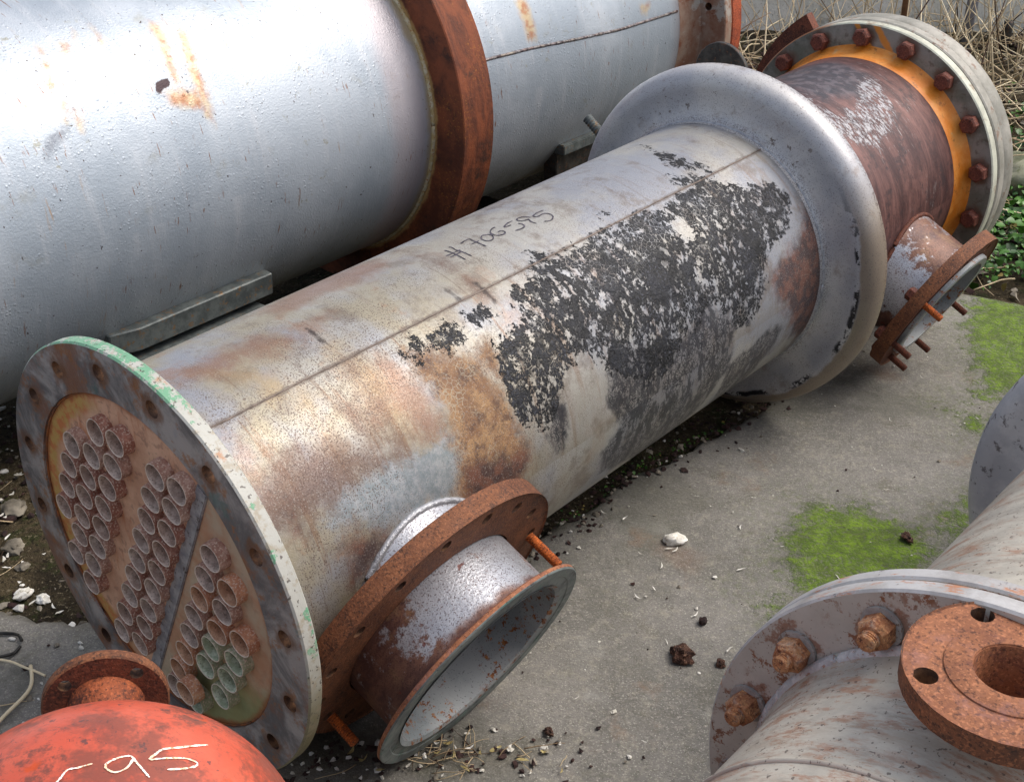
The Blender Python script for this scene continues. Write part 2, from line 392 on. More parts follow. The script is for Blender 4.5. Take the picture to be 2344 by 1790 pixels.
# outlines of stains and writing, in metres: along the shell, around the shell
STAINS = {
 'tar': [[(0.8131, 0.3718), (0.8248, 0.3403), (0.9387, 0.3417), (1.064, 0.3412), (1.1921, 0.3303), (1.2868, 0.338), (1.2672, 0.3734), (1.3306, 0.3831), (1.3508, 0.3421), (1.4162, 0.2771), (1.5065, 0.2654), (1.5163, 0.2244), (1.4644, 0.1687), (1.3757, 0.1436), (1.3322, 0.078), (1.2716, 0.028), (1.2263, 0.0367), (1.204, 0.0809), (1.1619, 0.1226), (1.1155, 0.1141), (1.0772, 0.086), (1.046, 0.0727), (0.9861, 0.037), (0.9209, 0.039), (0.8412, 0.0974), (0.8013, 0.1299), (0.7651, 0.1686), (0.7132, 0.1583), (0.6717, 0.1096), (0.6216, 0.0774), (0.5761, 0.1245), (0.5676, 0.1662), (0.5924, 0.2176), (0.6268, 0.2478), (0.6895, 0.2589), (0.7487, 0.2875), (0.7831, 0.3331)], [(0.5049, 0.3198), (0.5432, 0.3244), (0.5674, 0.3023), (0.5482, 0.2752), (0.5131, 0.2744), (0.4907, 0.2987)], [(0.5894, 0.3205), (0.6232, 0.3184), (0.6318, 0.2946), (0.5854, 0.2889)], [(0.7226, 0.3254), (0.7321, 0.3102), (0.7024, 0.285), (0.697, 0.302)], [(0.7393, 0.3119), (0.7614, 0.3063), (0.7487, 0.2875), (0.7296, 0.2964)], [(1.1625, 0.2392), (1.2117, 0.2158), (1.2257, 0.1341), (1.1952, 0.0754), (1.1498, 0.127), (1.1364, 0.1932)], [(1.378, 0.5462), (1.3605, 0.5049), (1.3503, 0.4319), (1.369, 0.379), (1.3773, 0.3507), (1.3345, 0.3646), (1.3192, 0.4092), (1.3297, 0.4658)], [(1.0271, 0.3858), (1.0457, 0.3748), (1.0228, 0.3769)], [(0.4282, 0.3077), (0.4701, 0.3235), (0.4719, 0.299), (0.435, 0.2778)]],
 'crackle': [[(0.8212, 0.1218), (0.9357, 0.0998), (1.046, 0.0727), (1.1262, 0.1358), (1.2118, 0.0424), (1.2076, -0.0417), (1.1729, -0.1205), (1.1326, -0.2142), (0.9975, -0.2153), (0.8219, -0.1298), (0.7791, -0.0571), (0.8463, -0.0247), (0.7958, 0.0348)], [(0.6624, 0.1137), (0.6918, 0.0892), (0.6657, 0.0119), (0.6268, 0.0553)], [(1.3585, -0.0267), (1.4172, -0.0522), (1.3935, -0.0982), (1.3705, -0.2029), (1.2439, -0.2139), (1.1989, -0.0586)]],
 'clean': [[(1.1328, 0.3148), (1.1917, 0.3062), (1.2228, 0.2357), (1.1936, 0.2273), (1.1457, 0.236), (1.1353, 0.2803)], [(0.9601, 0.2871), (0.989, 0.2722), (0.966, 0.2745)], [(0.9404, 0.261), (0.9565, 0.2449), (0.9382, 0.2385), (0.9263, 0.2527)], [(1.0549, 0.2985), (1.0704, 0.276), (1.0493, 0.2746)], [(0.8923, 0.1417), (0.9463, 0.1369), (0.903, 0.1129), (0.8819, 0.1214)], [(0.8907, 0.3027), (0.903, 0.2971), (0.8867, 0.284), (0.8819, 0.2912)], [(1.4149, 0.2399), (1.4714, 0.2073), (1.4339, 0.2104)], [(1.36, 0.2394), (1.3779, 0.218), (1.3497, 0.2037), (1.3388, 0.2173)]],
 'ochre': [[(0.4397, 0.3156), (0.4885, 0.2908), (0.5544, 0.2345), (0.5552, 0.1792), (0.5703, 0.1233), (0.5799, 0.0809), (0.5622, 0.0219), (0.535, -0.0236), (0.4086, 0.0447), (0.4217, 0.091), (0.43, 0.142), (0.4372, 0.194), (0.4271, 0.2567)], [(0.5913, 0.2726), (0.599, 0.2392), (0.577, 0.1889), (0.5475, 0.1979), (0.5582, 0.2576)]],
 'dkrust': [[(0.427, 0.0922), (0.505, 0.0737), (0.5862, 0.0663), (0.561, 0.0016), (0.6245, -0.0884), (0.4155, 0.0293)], [(0.1813, 0.085), (0.2184, 0.0814), (0.2419, 0.0557), (0.2293, 0.0355), (0.1876, 0.0214), (0.1611, 0.0232)], [(0.1053, 0.1952), (0.1104, 0.1834), (0.1005, 0.1428), (0.0894, 0.1485)], [(1.3723, 0.0966), (1.4138, 0.111), (1.5095, 0.1434), (1.5622, 0.1934), (1.587, 0.1695), (1.584, 0.1186), (1.5788, 0.0417), (1.5868, -0.039), (1.59, -0.116), (1.5291, -0.15), (1.4388, -0.0288), (1.367, 0.0519)]],
 'salmon': [[(0.1138, 0.486), (0.1782, 0.4868), (0.2557, 0.4855), (0.315, 0.448), (0.2998, 0.4157), (0.2431, 0.4205), (0.1847, 0.4354), (0.1307, 0.4339), (0.1017, 0.4541)], [(0.3442, 0.5191), (0.4449, 0.5087), (0.5298, 0.5005), (0.6025, 0.5271), (0.5973, 0.6075), (0.4991, 0.6362), (0.3547, 0.5909)], [(0.315, 0.448), (0.3737, 0.4522), (0.3983, 0.4555), (0.3486, 0.4334), (0.3069, 0.4239)], [(0.3847, 0.3281), (0.4073, 0.2981), (0.4176, 0.2326), (0.4121, 0.1548), (0.3728, 0.1658), (0.3515, 0.2336), (0.3548, 0.2826)], [(0.0927, 0.3177), (0.0932, 0.2939), (0.0871, 0.2498), (0.0755, 0.1983), (0.0691, 0.2116), (0.0803, 0.2712)]],
 'yellow': [[(0.227, 0.3628), (0.2427, 0.3482), (0.2349, 0.2838), (0.2341, 0.2283), (0.227, 0.1865), (0.2006, 0.1959), (0.2053, 0.2498), (0.2163, 0.3058)], [(0.3345, 0.4463), (0.3445, 0.3561), (0.367, 0.2973), (0.3577, 0.2419), (0.3519, 0.1897), (0.33, 0.1964), (0.3212, 0.2674), (0.3191, 0.3366)], [(0.1274, 0.469), (0.218, 0.3901), (0.2164, 0.3595), (0.1803, 0.3437), (0.1859, 0.3794)]],
 'brown': [[(0.1124, 0.2542), (0.1871, 0.2518), (0.3231, 0.1786), (0.3291, 0.1513), (0.248, 0.1592), (0.2054, 0.1563), (0.1223, 0.1482), (0.0485, 0.1836), (0.0784, 0.237)], [(0.2704, 0.2773), (0.3126, 0.2562), (0.3247, 0.1813), (0.2711, 0.2103)], [(0.3472, 0.3348), (0.341, 0.2814), (0.3378, 0.2144), (0.3489, 0.1384), (0.3262, 0.1457), (0.3126, 0.2562), (0.3275, 0.3365)], [(0.1795, 0.0795), (0.2165, 0.0759), (0.2342, 0.0565), (0.2229, 0.0425), (0.1833, 0.0546), (0.1696, 0.0456)], [(0.6618, 0.5721), (0.659, 0.5132), (0.6574, 0.4243), (0.6608, 0.3303), (0.6504, 0.3304), (0.6432, 0.4105), (0.6423, 0.5014)]],
 'galv': [[(0.2415, 0.1623), (0.3376, 0.1507), (0.4226, 0.1571), (0.4243, 0.1028), (0.3933, 0.067), (0.3176, 0.0727), (0.2539, 0.0778), (0.1522, 0.1303), (0.2054, 0.1563)]],
 'dark': [[(0.6, 0.394), (0.6039, 0.388), (0.6059, 0.3451), (0.5995, 0.3487)], [(0.6569, 0.3708), (0.6664, 0.3652), (0.6632, 0.3102), (0.6546, 0.312)], [(0.3365, 0.4487), (0.3376, 0.4352), (0.3344, 0.3786), (0.3277, 0.3949)]],
 'seamline': [(0.0446, 0.3468), (0.1972, 0.3425), (0.333, 0.3456), (0.5031, 0.3489), (0.6715, 0.3442), (0.8669, 0.3479), (1.085, 0.352), (1.3172, 0.3465), (1.5361, 0.3512)],
 'writing': [[(0.7092, 0.4816), (0.7121, 0.4757), (0.709, 0.4625), (0.7113, 0.4503), (0.7133, 0.4263)], [(0.6944, 0.4775), (0.6959, 0.4644), (0.6958, 0.4498), (0.6955, 0.4252)], [(0.6792, 0.4584), (0.6977, 0.4574), (0.7164, 0.458)], [(0.6811, 0.4501), (0.6958, 0.4498), (0.7106, 0.451)], [(0.7341, 0.4749), (0.7489, 0.4772), (0.7592, 0.4768), (0.7585, 0.4658), (0.7587, 0.4486), (0.7594, 0.4334)], [(0.7457, 0.4582), (0.756, 0.4578), (0.7657, 0.4581)], [(0.7948, 0.4646), (0.7863, 0.4685), (0.7772, 0.4636), (0.7737, 0.4567), (0.7755, 0.4469), (0.7843, 0.4434), (0.7934, 0.4474), (0.7988, 0.4552), (0.7979, 0.4631), (0.7948, 0.4646)], [(0.8297, 0.4761), (0.8213, 0.4758), (0.8091, 0.4697), (0.8034, 0.4609), (0.805, 0.4507), (0.8129, 0.4449), (0.8229, 0.4451), (0.8273, 0.4506), (0.8245, 0.4568), (0.8171, 0.4573)], [(0.8726, 0.4708), (0.8572, 0.4702), (0.841, 0.4629), (0.8575, 0.4602)], [(0.8714, 0.455), (0.8751, 0.4481), (0.8713, 0.4389), (0.8602, 0.4365), (0.8452, 0.439)], [(0.9083, 0.4553), (0.9012, 0.4666), (0.8889, 0.4705), (0.8814, 0.4668), (0.8837, 0.4586), (0.8935, 0.4541), (0.9004, 0.4543)], [(0.8996, 0.4551), (0.8953, 0.4425), (0.8977, 0.4315)], [(0.95, 0.459), (0.9307, 0.4601), (0.9153, 0.4555), (0.9207, 0.4485), (0.9383, 0.449), (0.9457, 0.4422), (0.9446, 0.431), (0.9334, 0.4229), (0.9247, 0.4227), (0.915, 0.4275)]],
 'ch_white': [[(1.8664, 0.3926), (1.8905, 0.3273), (2.0058, 0.3443), (2.0263, 0.3822), (2.1247, 0.3975), (2.0823, 0.2989), (2.0205, 0.2531), (1.9163, 0.2155), (1.8578, 0.252), (1.8068, 0.3021), (1.8136, 0.4007)], [(1.8711, 0.4132), (1.8206, 0.3254), (1.8049, 0.264), (1.7916, 0.2687), (1.8143, 0.3894)]],
 'ch_dark': [[(2.0265, 0.6087), (2.1617, 0.5367), (2.1247, 0.3975), (2.002, 0.3548), (1.8853, 0.4043), (1.9044, 0.5022)]],
 'tank_streak': [[(0.7062, 0.4359), (0.7262, 0.4198), (0.707, 0.3341), (0.6903, 0.2746), (0.6768, 0.2948), (0.6901, 0.3567)], [(0.765, 0.4027), (0.7752, 0.3799), (0.7523, 0.2935), (0.7327, 0.1664), (0.7177, 0.1915), (0.7243, 0.3004)], [(0.4368, 0.4379), (0.4376, 0.4177), (0.4091, 0.3353), (0.3964, 0.3276)], [(0.4885, 0.4367), (0.499, 0.4269), (0.4811, 0.3991), (0.4762, 0.4133)], [(0.5319, 0.4598), (0.535, 0.4515), (0.5247, 0.4402)], [(0.5764, 0.4616), (0.5803, 0.4457), (0.5719, 0.4067)], [(0.6437, 0.2694), (0.71, 0.2531), (0.7432, 0.2176), (0.713, 0.2088), (0.6447, 0.2366)], [(0.4095, 0.3076), (0.4167, 0.3058), (0.3964, 0.2635)], [(0.428, 0.2814), (0.4353, 0.2795), (0.4211, 0.2364)], [(1.8172, 0.2523), (1.8604, 0.244), (1.8552, 0.1304), (1.815, 0.1385)], [(2.357, 0.1352), (2.4074, 0.1302), (2.3844, 0.1007), (2.364, 0.1087)]],
 'tank_hole': [[(0.6374, 0.2961), (0.6699, 0.2937), (0.6682, 0.2744), (0.6464, 0.2743), (0.6276, 0.2625), (0.6222, 0.2693)], [(0.6932, 0.2572), (0.7144, 0.2492), (0.6967, 0.2399)], [(0.7225, 0.2583), (0.7341, 0.2499), (0.726, 0.2409)], [(0.3758, 0.3265), (0.3877, 0.3189), (0.3762, 0.3111)], [(0.4792, 0.1981), (0.4848, 0.1941), (0.4776, 0.1884)]],
 'tank_smudge': [[(0.3399, 0.2379), (0.3845, 0.2512), (0.3953, 0.2509), (0.3685, 0.2302), (0.3408, 0.2177), (0.3231, 0.2027)]],
 'tank_seam': [(1.6453, 0.121), (1.8218, 0.1134), (2.0311, 0.0973), (2.2355, 0.0842), (2.5099, 0.0815)],
 'dome_writing': [[(-0.074, -0.239, 0.968), (-0.054, -0.211, 0.976), (-0.027, -0.163, 0.986), (0.018, -0.161, 0.987), (0.08, -0.148, 0.986)], [(0.25, -0.124, 0.96), (0.232, -0.113, 0.966), (0.186, -0.125, 0.975), (0.14, -0.158, 0.977), (0.136, -0.194, 0.972), (0.17, -0.228, 0.959), (0.215, -0.206, 0.955), (0.243, -0.157, 0.957), (0.25, -0.124, 0.96)], [(0.25, -0.124, 0.96), (0.265, -0.167, 0.95), (0.273, -0.185, 0.944), (0.29, -0.228, 0.929), (0.306, -0.27, 0.913)], [(0.577, 0.047, 0.815), (0.461, -0.02, 0.887), (0.382, -0.054, 0.923), (0.348, -0.095, 0.933), (0.32, -0.137, 0.937), (0.391, -0.119, 0.912), (0.476, -0.101, 0.874), (0.519, -0.118, 0.846), (0.504, -0.151, 0.85), (0.451, -0.183, 0.873), (0.386, -0.204, 0.9)]],
}
# ------------------------------------------------------------------ materials
def mat_shell():
    g = Mat('weathered_shell_paint')
    u, v, _ = g.xyz(g.uv)
    left = g.thr(g.add(u, g.mul(g.sub(g.noise(5, 3), .5), .5)), .95, .45)
    c = g.mix(g.thr(g.noise(4.5, 5), .42, .6), lin((144, 147, 154)), lin((164, 162, 156)))
    c = g.mix(g.mul(left, g.thr(g.noise(7, 6, off=3), .35, .62)), c, lin((156, 148, 128)))
    # faint dirt, rubbed along the circumference
    c = g.mix(g.mul(g.thr(g.noise(1, 6, .7, vec=g.scale(g.uv, (38, 7, 1))), .5, .72), .38), c, lin((138, 124, 112)))
    c = g.mix(g.mul(g.thr(g.noise(16, 8, .7, off=5), .50, .66), .6), c, lin((112, 100, 90)))
    c = g.mix(g.mul(g.thr(g.noise(9, 8, .72, off=15), .55, .66), g.mul(left, .5)), c, lin((150, 108, 80)))
    # runs that start at the long seam and at the crown and follow gravity round the side
    run = g.noise(1, 6, .7, vec=g.scale(g.uv, (52, 3.2, 1)), off=61)
    below = g.mul(g.thr(v, .352, .338), g.thr(v, -.12, .05))
    c = g.mix(g.mul(g.mul(g.thr(run, .54, .64), below), g.fmix(left, .30, .62)), c, lin((124, 92, 66)))
    run2 = g.noise(1, 6, .7, vec=g.scale(g.uv, (90, 4.5, 1)), off=71)
    c = g.mix(g.mul(g.thr(run2, .58, .66), g.fmix(left, .30, .5)), c, lin((104, 84, 72)))
    # grime deepening on the underside's splash zone
    sp_ = g.thr(g.add(v, g.mul(g.sub(g.noise(9, 6, .75, off=81), .5), .25)), .10, -.08)
    c = g.mix(g.mul(sp_, .45), c, lin((122, 108, 80)))
    # longer streaks of yellow, salmon, brown
    c = g.mix(g.mul(g.stain('yellow', .03, .09, 16, 8, .75), .5), c, lin((172, 142, 98)))
    c = g.mix(g.mul(g.stain('salmon', .028, .11, 22, 9, .78), .72), c, g.mix(g.noise(40), lin((118, 82, 66)), lin((144, 108, 86))))
    c = g.mix(g.mul(g.stain('brown', .035, .14, 24, 9, .8, off=2), .85), c, g.mix(g.noise(30, 6), lin((84, 62, 54)), lin((118, 92, 76))))
    c = g.mix(g.mul(g.stain('galv', .016, .10, 24, 9, .82, off=7), .75), c, g.mix(g.thr(g.noise(60, 7, .8), .36, .68), lin((126, 141, 148)), lin((168, 173, 178))))
    och = g.stain('ochre', .018, .11, 16, 8, .75)
    oc = g.mix(g.thr(g.noise(20, 8, .78, off=4), .4, .62), lin((124, 86, 54)), lin((160, 124, 84)))
    oc = g.mix(g.mul(g.thr(g.noise(26, 8, .8, off=8), .50, .62), .8), oc, lin((78, 50, 36)))
    # pale lichen-like crackle inside the ochre area
    v2 = g.vor(95, vec=g.warp(60, .006))
    oc = g.mix(g.mul(g.thr(v2, .07, .02), g.mul(g.thr(g.noise(11, 4, off=11), .50, .60), .55)), oc, lin((172, 166, 144)))
    c = g.mix(g.mul(och, .93), c, oc)
    dk = g.stain('dkrust', .022, .09, 22, 8, .75)
    dc = g.mix(g.thr(g.noise(30, 7, .7, off=6), .42, .6), lin((54, 34, 36)), lin((104, 64, 50)))
    c = g.mix(g.mul(dk, .92), c, dc)
    # pepper of tiny dark pits, thickest near the front and low on the side
    pep = g.thr(g.noise(400, 3, .6), .57, .63)
    dens = g.thr(g.noise(6, 4, off=9), .40, .55)
    c = g.mix(g.mul(g.mul(pep, dens), g.fmix(left, .35, .8)), c, lin((92, 74, 66)))
    wh = g.thr(g.noise(380, 3, .6, off=13), .60, .66)
    c = g.mix(g.mul(wh, .28), c, lin((186, 182, 172)))
    sd_ = g.m('ABSOLUTE', g.sub(v, .3466))
    sw = g.thr(g.add(sd_, g.mul(g.sub(g.noise(50, 6, .75, off=51), .5), .016)), .007, .002)
    c = g.mix(g.mul(sw, .6), c, lin((92, 80, 72)))
    c = g.mix(g.mul(g.stain('dark', .004, .02, 60), .85), c, lin((44, 34, 32)))
    # bitumen: cracked black coating, flaked off in places
    tar = g.thr(g.add(g.attr('tar'), g.add(g.mul(g.sub(g.noise(13, 6, .75), .5), .09), g.mul(g.sub(g.noise(80, 6, .8, off=41), .5), .085))), .0025, -.0025)
    flake = g.thr(g.noise(1, 8, .78, vec=g.scale(g.uv, (64, 40, 1)), off=21), .515, .535)
    flake = g.mul(flake, g.thr(g.noise(10, 4, off=121), .40, .52))
    flake2 = g.thr(g.noise(17, 7, .78, off=23), .585, .60)
    clean = g.thr(g.add(g.attr('clean'), g.add(.008, g.mul(g.sub(g.noise(34, 7, .8), .5), .09))), .002, -.002)
    keep = g.mul(g.mul(g.inv(flake), g.inv(flake2)), g.inv(clean))
    tar = g.mul(tar, keep)
    wv = g.warp(26, .02)
    cell = g.vor(105, vec=wv)
    cellb = g.vor(52, vec=wv)
    open_ = g.thr(g.noise(9, 6, .7, off=31), .48, .58)
    crackw = g.thr(cell, .085, .03)
    tc_ = g.mix(g.thr(g.noise(22, 7, .75, off=17), .42, .62), lin((8, 9, 13)), lin((32, 34, 42)))
    tc_ = g.mix(g.mul(g.thr(g.noise(190, 3, off=19), .54, .64), g.thr(g.noise(12, 4, off=39), .45, .6)), tc_, lin((70, 72, 82)))
    tc_ = g.mix(g.mul(g.thr(cell, .05, .02), .8), tc_, lin((14, 13, 15)))
    tarfac = g.mul(tar, g.inv(g.mul(g.mul(crackw, open_), .9)))
    # thin, half-gone coating with a dark network of cracks
    ck = g.stain('crackle', .010, .07, 18, 8, .7)
    net = g.thr(cell, .10, .03)
    netb = g.thr(cellb, .035, .01)
    patch = g.thr(g.noise(1, 9, .8, vec=g.scale(g.uv, (44, 20, 1)), off=27), .47, .53)
    ckf = g.mul(ck, g.m('MAXIMUM', g.mul(g.m('MAXIMUM', net, netb), g.thr(g.noise(14, 5, off=29), .40, .5)), g.mul(patch, .85)))
    c = g.mix(g.mul(ck, .5), c, lin((104, 100, 100)))
    c = g.mix(g.mul(ckf, .9), c, lin((34, 36, 44)))
    c = g.mix(tarfac, c, tc_)
    ro = g.fmix(tarfac, g.fmix(g.m('MAXIMUM', och, dk), g.fmix(g.noise(20, 5), .34, .6), .7), .62)
    me = g.fmix(g.m('MAXIMUM', g.m('MAXIMUM', och, dk), tarfac), .35, .0)
    h = g.add(g.add(g.mul(g.noise(160, 4), .25), g.mul(tarfac, .8)), g.add(g.mul(pep, -.3), g.mul(g.mul(tarfac, g.thr(cell, .0, .10)), .5)))
    return g.done(c, ro, me, h, .0012, 0.8, h2=g.add(tarfac, g.mul(g.mul(tarfac, g.thr(g.noise(24, 5, off=91), .35, .65)), .8)), d2=.003)

def mat_channel():
    g = Mat('purple_brown_burnt_paint')
    st = g.noise(1, 7, .75, vec=g.scale(g.uv, (30, 6, 1)), dist=.5)
    c = g.mix(g.thr(st, .36, .68), lin((70, 46, 46)), lin((122, 86, 80)))
    c = g.mix(g.thr(g.noise(20, 6, .7, off=3), .5, .66), c, lin((64, 48, 50)))
    d = g.stain('ch_dark', .03, .1, 20)
    c = g.mix(g.mul(d, .8), c, g.mix(g.thr(g.noise(40, 6), .45, .6), lin((52, 54, 62)), lin((96, 92, 98))))
    w = g.thr(g.add(g.attr('ch_white'), g.mul(g.sub(g.noise(1, 8, .8, vec=g.scale(g.uv, (30, 11, 1)), off=5), .5), .16)), .006, -.006)
    wc = g.mul(g.mul(w, g.thr(g.noise(1, 8, .8, vec=g.scale(g.uv, (110, 40, 1)), off=5), .54, .46)), .85)
    c = g.mix(wc, c, g.mix(g.noise(30), lin((150, 150, 156)), lin((196, 196, 198))))
    sw = g.mul(g.thr(g.noise(1, 8, .8, vec=g.scale(g.uv, (120, 22, 1)), off=9), .56, .64), g.thr(g.noise(5, 4, off=19), .46, .60))
    c = g.mix(g.mul(sw, .7), c, lin((168, 160, 158)))
    c = g.mix(g.mul(g.thr(g.noise(1, 5, .6, vec=g.scale(g.uv, (90, 9, 1)), off=4), .66, .72), .6), c, lin((176, 120, 60)))
    return g.done(c, g.fmix(wc, .48, .4), .25, g.add(g.noise(120, 4), g.mul(wc, .8)), .001, .8)

def mat_rust(name='rust', a=(92, 44, 26), b=(150, 78, 42), c3=(58, 30, 24), sc=18.0, pit=260.0, bump=.0018, light=None):
    g = Mat(name)
    c = g.mix(g.thr(g.noise(sc, 8, .72), .36, .66), lin(a), lin(b))
    c = g.mix(g.mul(g.thr(g.noise(sc * 1.7, 8, .75, off=4), .52, .68), .8), c, lin(c3))
    c = g.mix(g.mul(g.thr(g.noise(pit, 4, .7, off=8), .52, .66), .5), c, lin(tuple(min(255, x * 1.2 + 10) for x in b)))
    c = g.mix(g.mul(g.thr(g.noise(pit * .8, 4, .7, off=12), .54, .66), .7), c, lin(tuple(x * .6 for x in c3)))
    if light:
        c = g.mix(g.mul(g.thr(g.noise(sc * .6, 8, .8, off=17), .50, .70), .55), c, lin(light))
    h = g.add(g.noise(pit * .7, 5, .7), g.mul(g.noise(sc * 2, 6), .8))
    return g.done(c, g.fmix(g.noise(40), .62, .9), 0.05, h, bump, .8)

def mat_ring():
    g = Mat('galvanised_grey_ring')
    x, y, z = g.xyz()
    r = g.m('SQRT', g.add(g.mul(x, x), g.mul(z, z)))
    n = g.noise(7, 6)
    c = g.mix(g.thr(n, .4, .62), lin((172, 172, 176)), lin((194, 192, 190)))
    c = g.mix(g.mul(g.thr(g.noise(14, 8, .72, off=2), .54, .68), .5), c, lin((128, 108, 92)))
    # tan tide mark outside a broken black line, low on the right
    ang = g.m('ARCTAN2', z, x)
    rr = g.add(r, g.mul(g.sub(g.noise(10, 5, off=6), .5), .03))
    low = g.mul(g.thr(g.add(ang, g.mul(g.sub(g.noise(6), .5), .4)), .75, .25), g.thr(ang, -2.2, -1.9))
    c = g.mix(g.mul(g.mul(g.thr(rr, .385, .393), low), .8), c, lin((128, 110, 86)))
    band = g.mul(g.thr(rr, .372, .379), g.thr(rr, .392, .386))
    c = g.mix(g.mul(g.mul(band, low), g.thr(g.noise(14, 6, .7, off=3), .47, .52)), c, lin((30, 30, 36)))
    c = g.mix(g.mul(g.mul(g.thr(r, .325, .303), g.thr(g.noise(400, 4), .5, .6)), .7), c, lin((96, 90, 88)))
    c = g.mix(g.mul(g.thr(g.noise(400, 3, off=9), .60, .66), .5), c, lin((90, 82, 82)))
    c = g.mix(g.mul(g.thr(g.noise(60, 6, .75, off=19), .60, .66), g.thr(g.noise(6, 3, off=29), .5, .6)), c, lin((104, 92, 86)))
    c = g.mix(g.mul(g.mul(g.thr(r, .413, .418), g.thr(g.noise(200, 7, .7), .50, .58)), g.mul(g.thr(y, 1.622, 1.635), .8)), c, lin((96, 80, 76)))
    return g.done(c, g.fmix(g.noise(25, 5), .34, .46), .22, g.noise(130, 5), .0006, .7)

def mat_flange_face():
    g = Mat('blue_grey_flange_face')
    c = g.mix(g.thr(g.noise(9, 8, .7, dist=.6), .4, .62), lin((110, 106, 106)), lin((176, 168, 164)))
    c = g.mix(g.thr(g.noise(6, 7, .7, off=3), .5, .64), c, lin((138, 100, 82)))
    c = g.mix(g.mul(g.thr(g.noise(26, 8, .8, off=6), .52, .64), .8), c, lin((158, 104, 62)))
    c = g.mix(g.mul(g.thr(g.noise(12, 8, .7, off=10), .60, .66), .6), c, lin((84, 116, 112)))
    c = g.mix(g.mul(g.thr(g.noise(1, 8, .75, vec=g.scale(g.co, (60, 60, 14)), off=2), .56, .7), .5), c, lin((150, 150, 156)))
    # rust halo round every bolt hole
    x, y, z = g.xyz()
    a = g.m('DIVIDE', g.sub(g.m('ARCTAN2', z, x), R_(7.0)), R_(22.5))
    fr = g.mul(g.sub(a, g.m('ROUND', a)), R_(22.5) * .34)
    r = g.sub(g.m('SQRT', g.add(g.mul(x, x), g.mul(z, z))), .34)
    d = g.m('SQRT', g.add(g.mul(fr, fr), g.mul(r, r)))
    hal = g.thr(g.add(d, g.mul(g.sub(g.noise(30, 5, off=20), .5), .06)), .030, .012)
    c = g.mix(g.mul(hal, .75), c, lin((120, 78, 48)))
    return g.done(c, g.fmix(g.noise(20, 5), .3, .6), .35, g.add(g.noise(90, 6), g.noise(14, 4)), .0014, .8)

def mat_green_rim():
    g = Mat('cream_rim_with_green_paint')
    u, v, _ = g.xyz(g.co)
    x, y, z = g.xyz()
    ang = g.m('ARCTAN2', z, x)
    n = g.add(ang, g.mul(g.sub(g.noise(20, 8, .78), .5), 2.2))
    up = g.mul(g.thr(n, 1.16, 1.24), g.thr(n, 2.35, 2.2))
    sp = g.mul(g.thr(g.noise(17, 7, .7, off=5), .585, .60), g.thr(ang, -.1, .2))
    gr = g.mul(g.m('MAXIMUM', up, sp), g.thr(g.noise(40, 8, .8, off=59), .60, .50))
    low = g.thr(g.add(ang, g.mul(g.sub(g.noise(9, 5), .5), .8)), .15, -.35)
    base = g.mix(low, lin((178, 178, 170)), lin((126, 118, 86)))
    base = g.mix(g.mul(g.thr(g.noise(60, 7, .7, off=9), .5, .64), .6), base, lin((150, 136, 110)))
    base = g.mix(g.mul(g.thr(g.noise(12, 7, .7, off=19), .58, .66), .7), base, lin((176, 112, 60)))
    c = g.mix(gr, base, g.mix(g.noise(30), lin((96, 150, 116)), lin((124, 172, 140))))
    c = g.mix(g.mul(g.thr(g.noise(130, 4), .62, .66), .8), c, lin((70, 60, 54)))
    return g.done(c, .5, .0, g.add(g.noise(120, 4), g.mul(gr, .6)), .0008, .7)

def mat_tubesheet():
    g = Mat('rust_brown_tubesheet')
    x, y, z = g.xyz()
    c = g.mix(g.thr(g.noise(9, 7, .7), .38, .62), lin((196, 146, 116)), lin((220, 174, 142)))
    c = g.mix(g.mul(g.thr(g.noise(1, 7, .7, vec=g.scale(g.co, (40, 1, 9)), dist=.4), .54, .68), .7), c, lin((184, 112, 70)))
    c = g.mix(g.mul(g.thr(g.noise(70, 5, off=4), .56, .66), .4), c, lin((120, 80, 66)))
    # right of the partition is greyer, low right is green with algae
    side = g.sub(x, g.add(g.mul(z, .48), .06))
    sd_ = g.thr(g.add(side, g.mul(g.sub(g.noise(12, 5), .5), .05)), -.01, .02)
    c = g.mix(g.mul(sd_, .7), c, g.mix(g.thr(g.noise(11, 6, off=7), .4, .6), lin((184, 172, 146)), lin((184, 136, 102))))
    gr = g.mul(g.thr(g.add(z, g.mul(g.sub(g.noise(14, 6, .7, off=9), .5), .16)), -.09, -.19), g.thr(g.add(side, g.mul(g.sub(g.noise(12, 5, off=5), .5), .1)), .03, .10))
    c = g.mix(g.mul(gr, .8), c, g.mix(g.noise(40), lin((108, 116, 62)), lin((150, 160, 108))))
    r = g.m('SQRT', g.add(g.mul(x, x), g.mul(z, z)))
    yl = g.mul(g.thr(g.add(r, g.mul(g.sub(g.noise(14, 7, .7, off=12), .5), .05)), .255, .272), g.thr(g.add(x, g.mul(z, -.1)), -.08, -.16))
    c = g.mix(g.mul(yl, .85), c, g.mix(g.thr(g.noise(30, 7, .75), .45, .6), lin((186, 148, 72)), lin((188, 104, 38))))
    edge = g.thr(g.add(r, g.mul(g.sub(g.noise(30, 6), .5), .02)), .284, .295)
    c = g.mix(g.mul(edge, .8), c, lin((150, 84, 42)))
    return g.done(c, .72, .05, g.add(g.noise(90, 6), g.noise(20, 4)), .0012, .8)

def mat_tube(name, a, b):
    g = Mat(name)
    c = g.mix(g.thr(g.noise(60, 6, .7), .4, .62), lin(a), lin(b))
    c = g.mix(g.mul(g.thr(g.noise(260, 4, .7), .54, .62), .75), c, lin((214, 190, 170)))
    c = g.mix(g.mul(g.thr(g.noise(110, 4, off=4), .58, .66), .4), c, lin((140, 82, 60)))
    return g.done(c, .7, .0, g.noise(260, 4), .0012, .9)

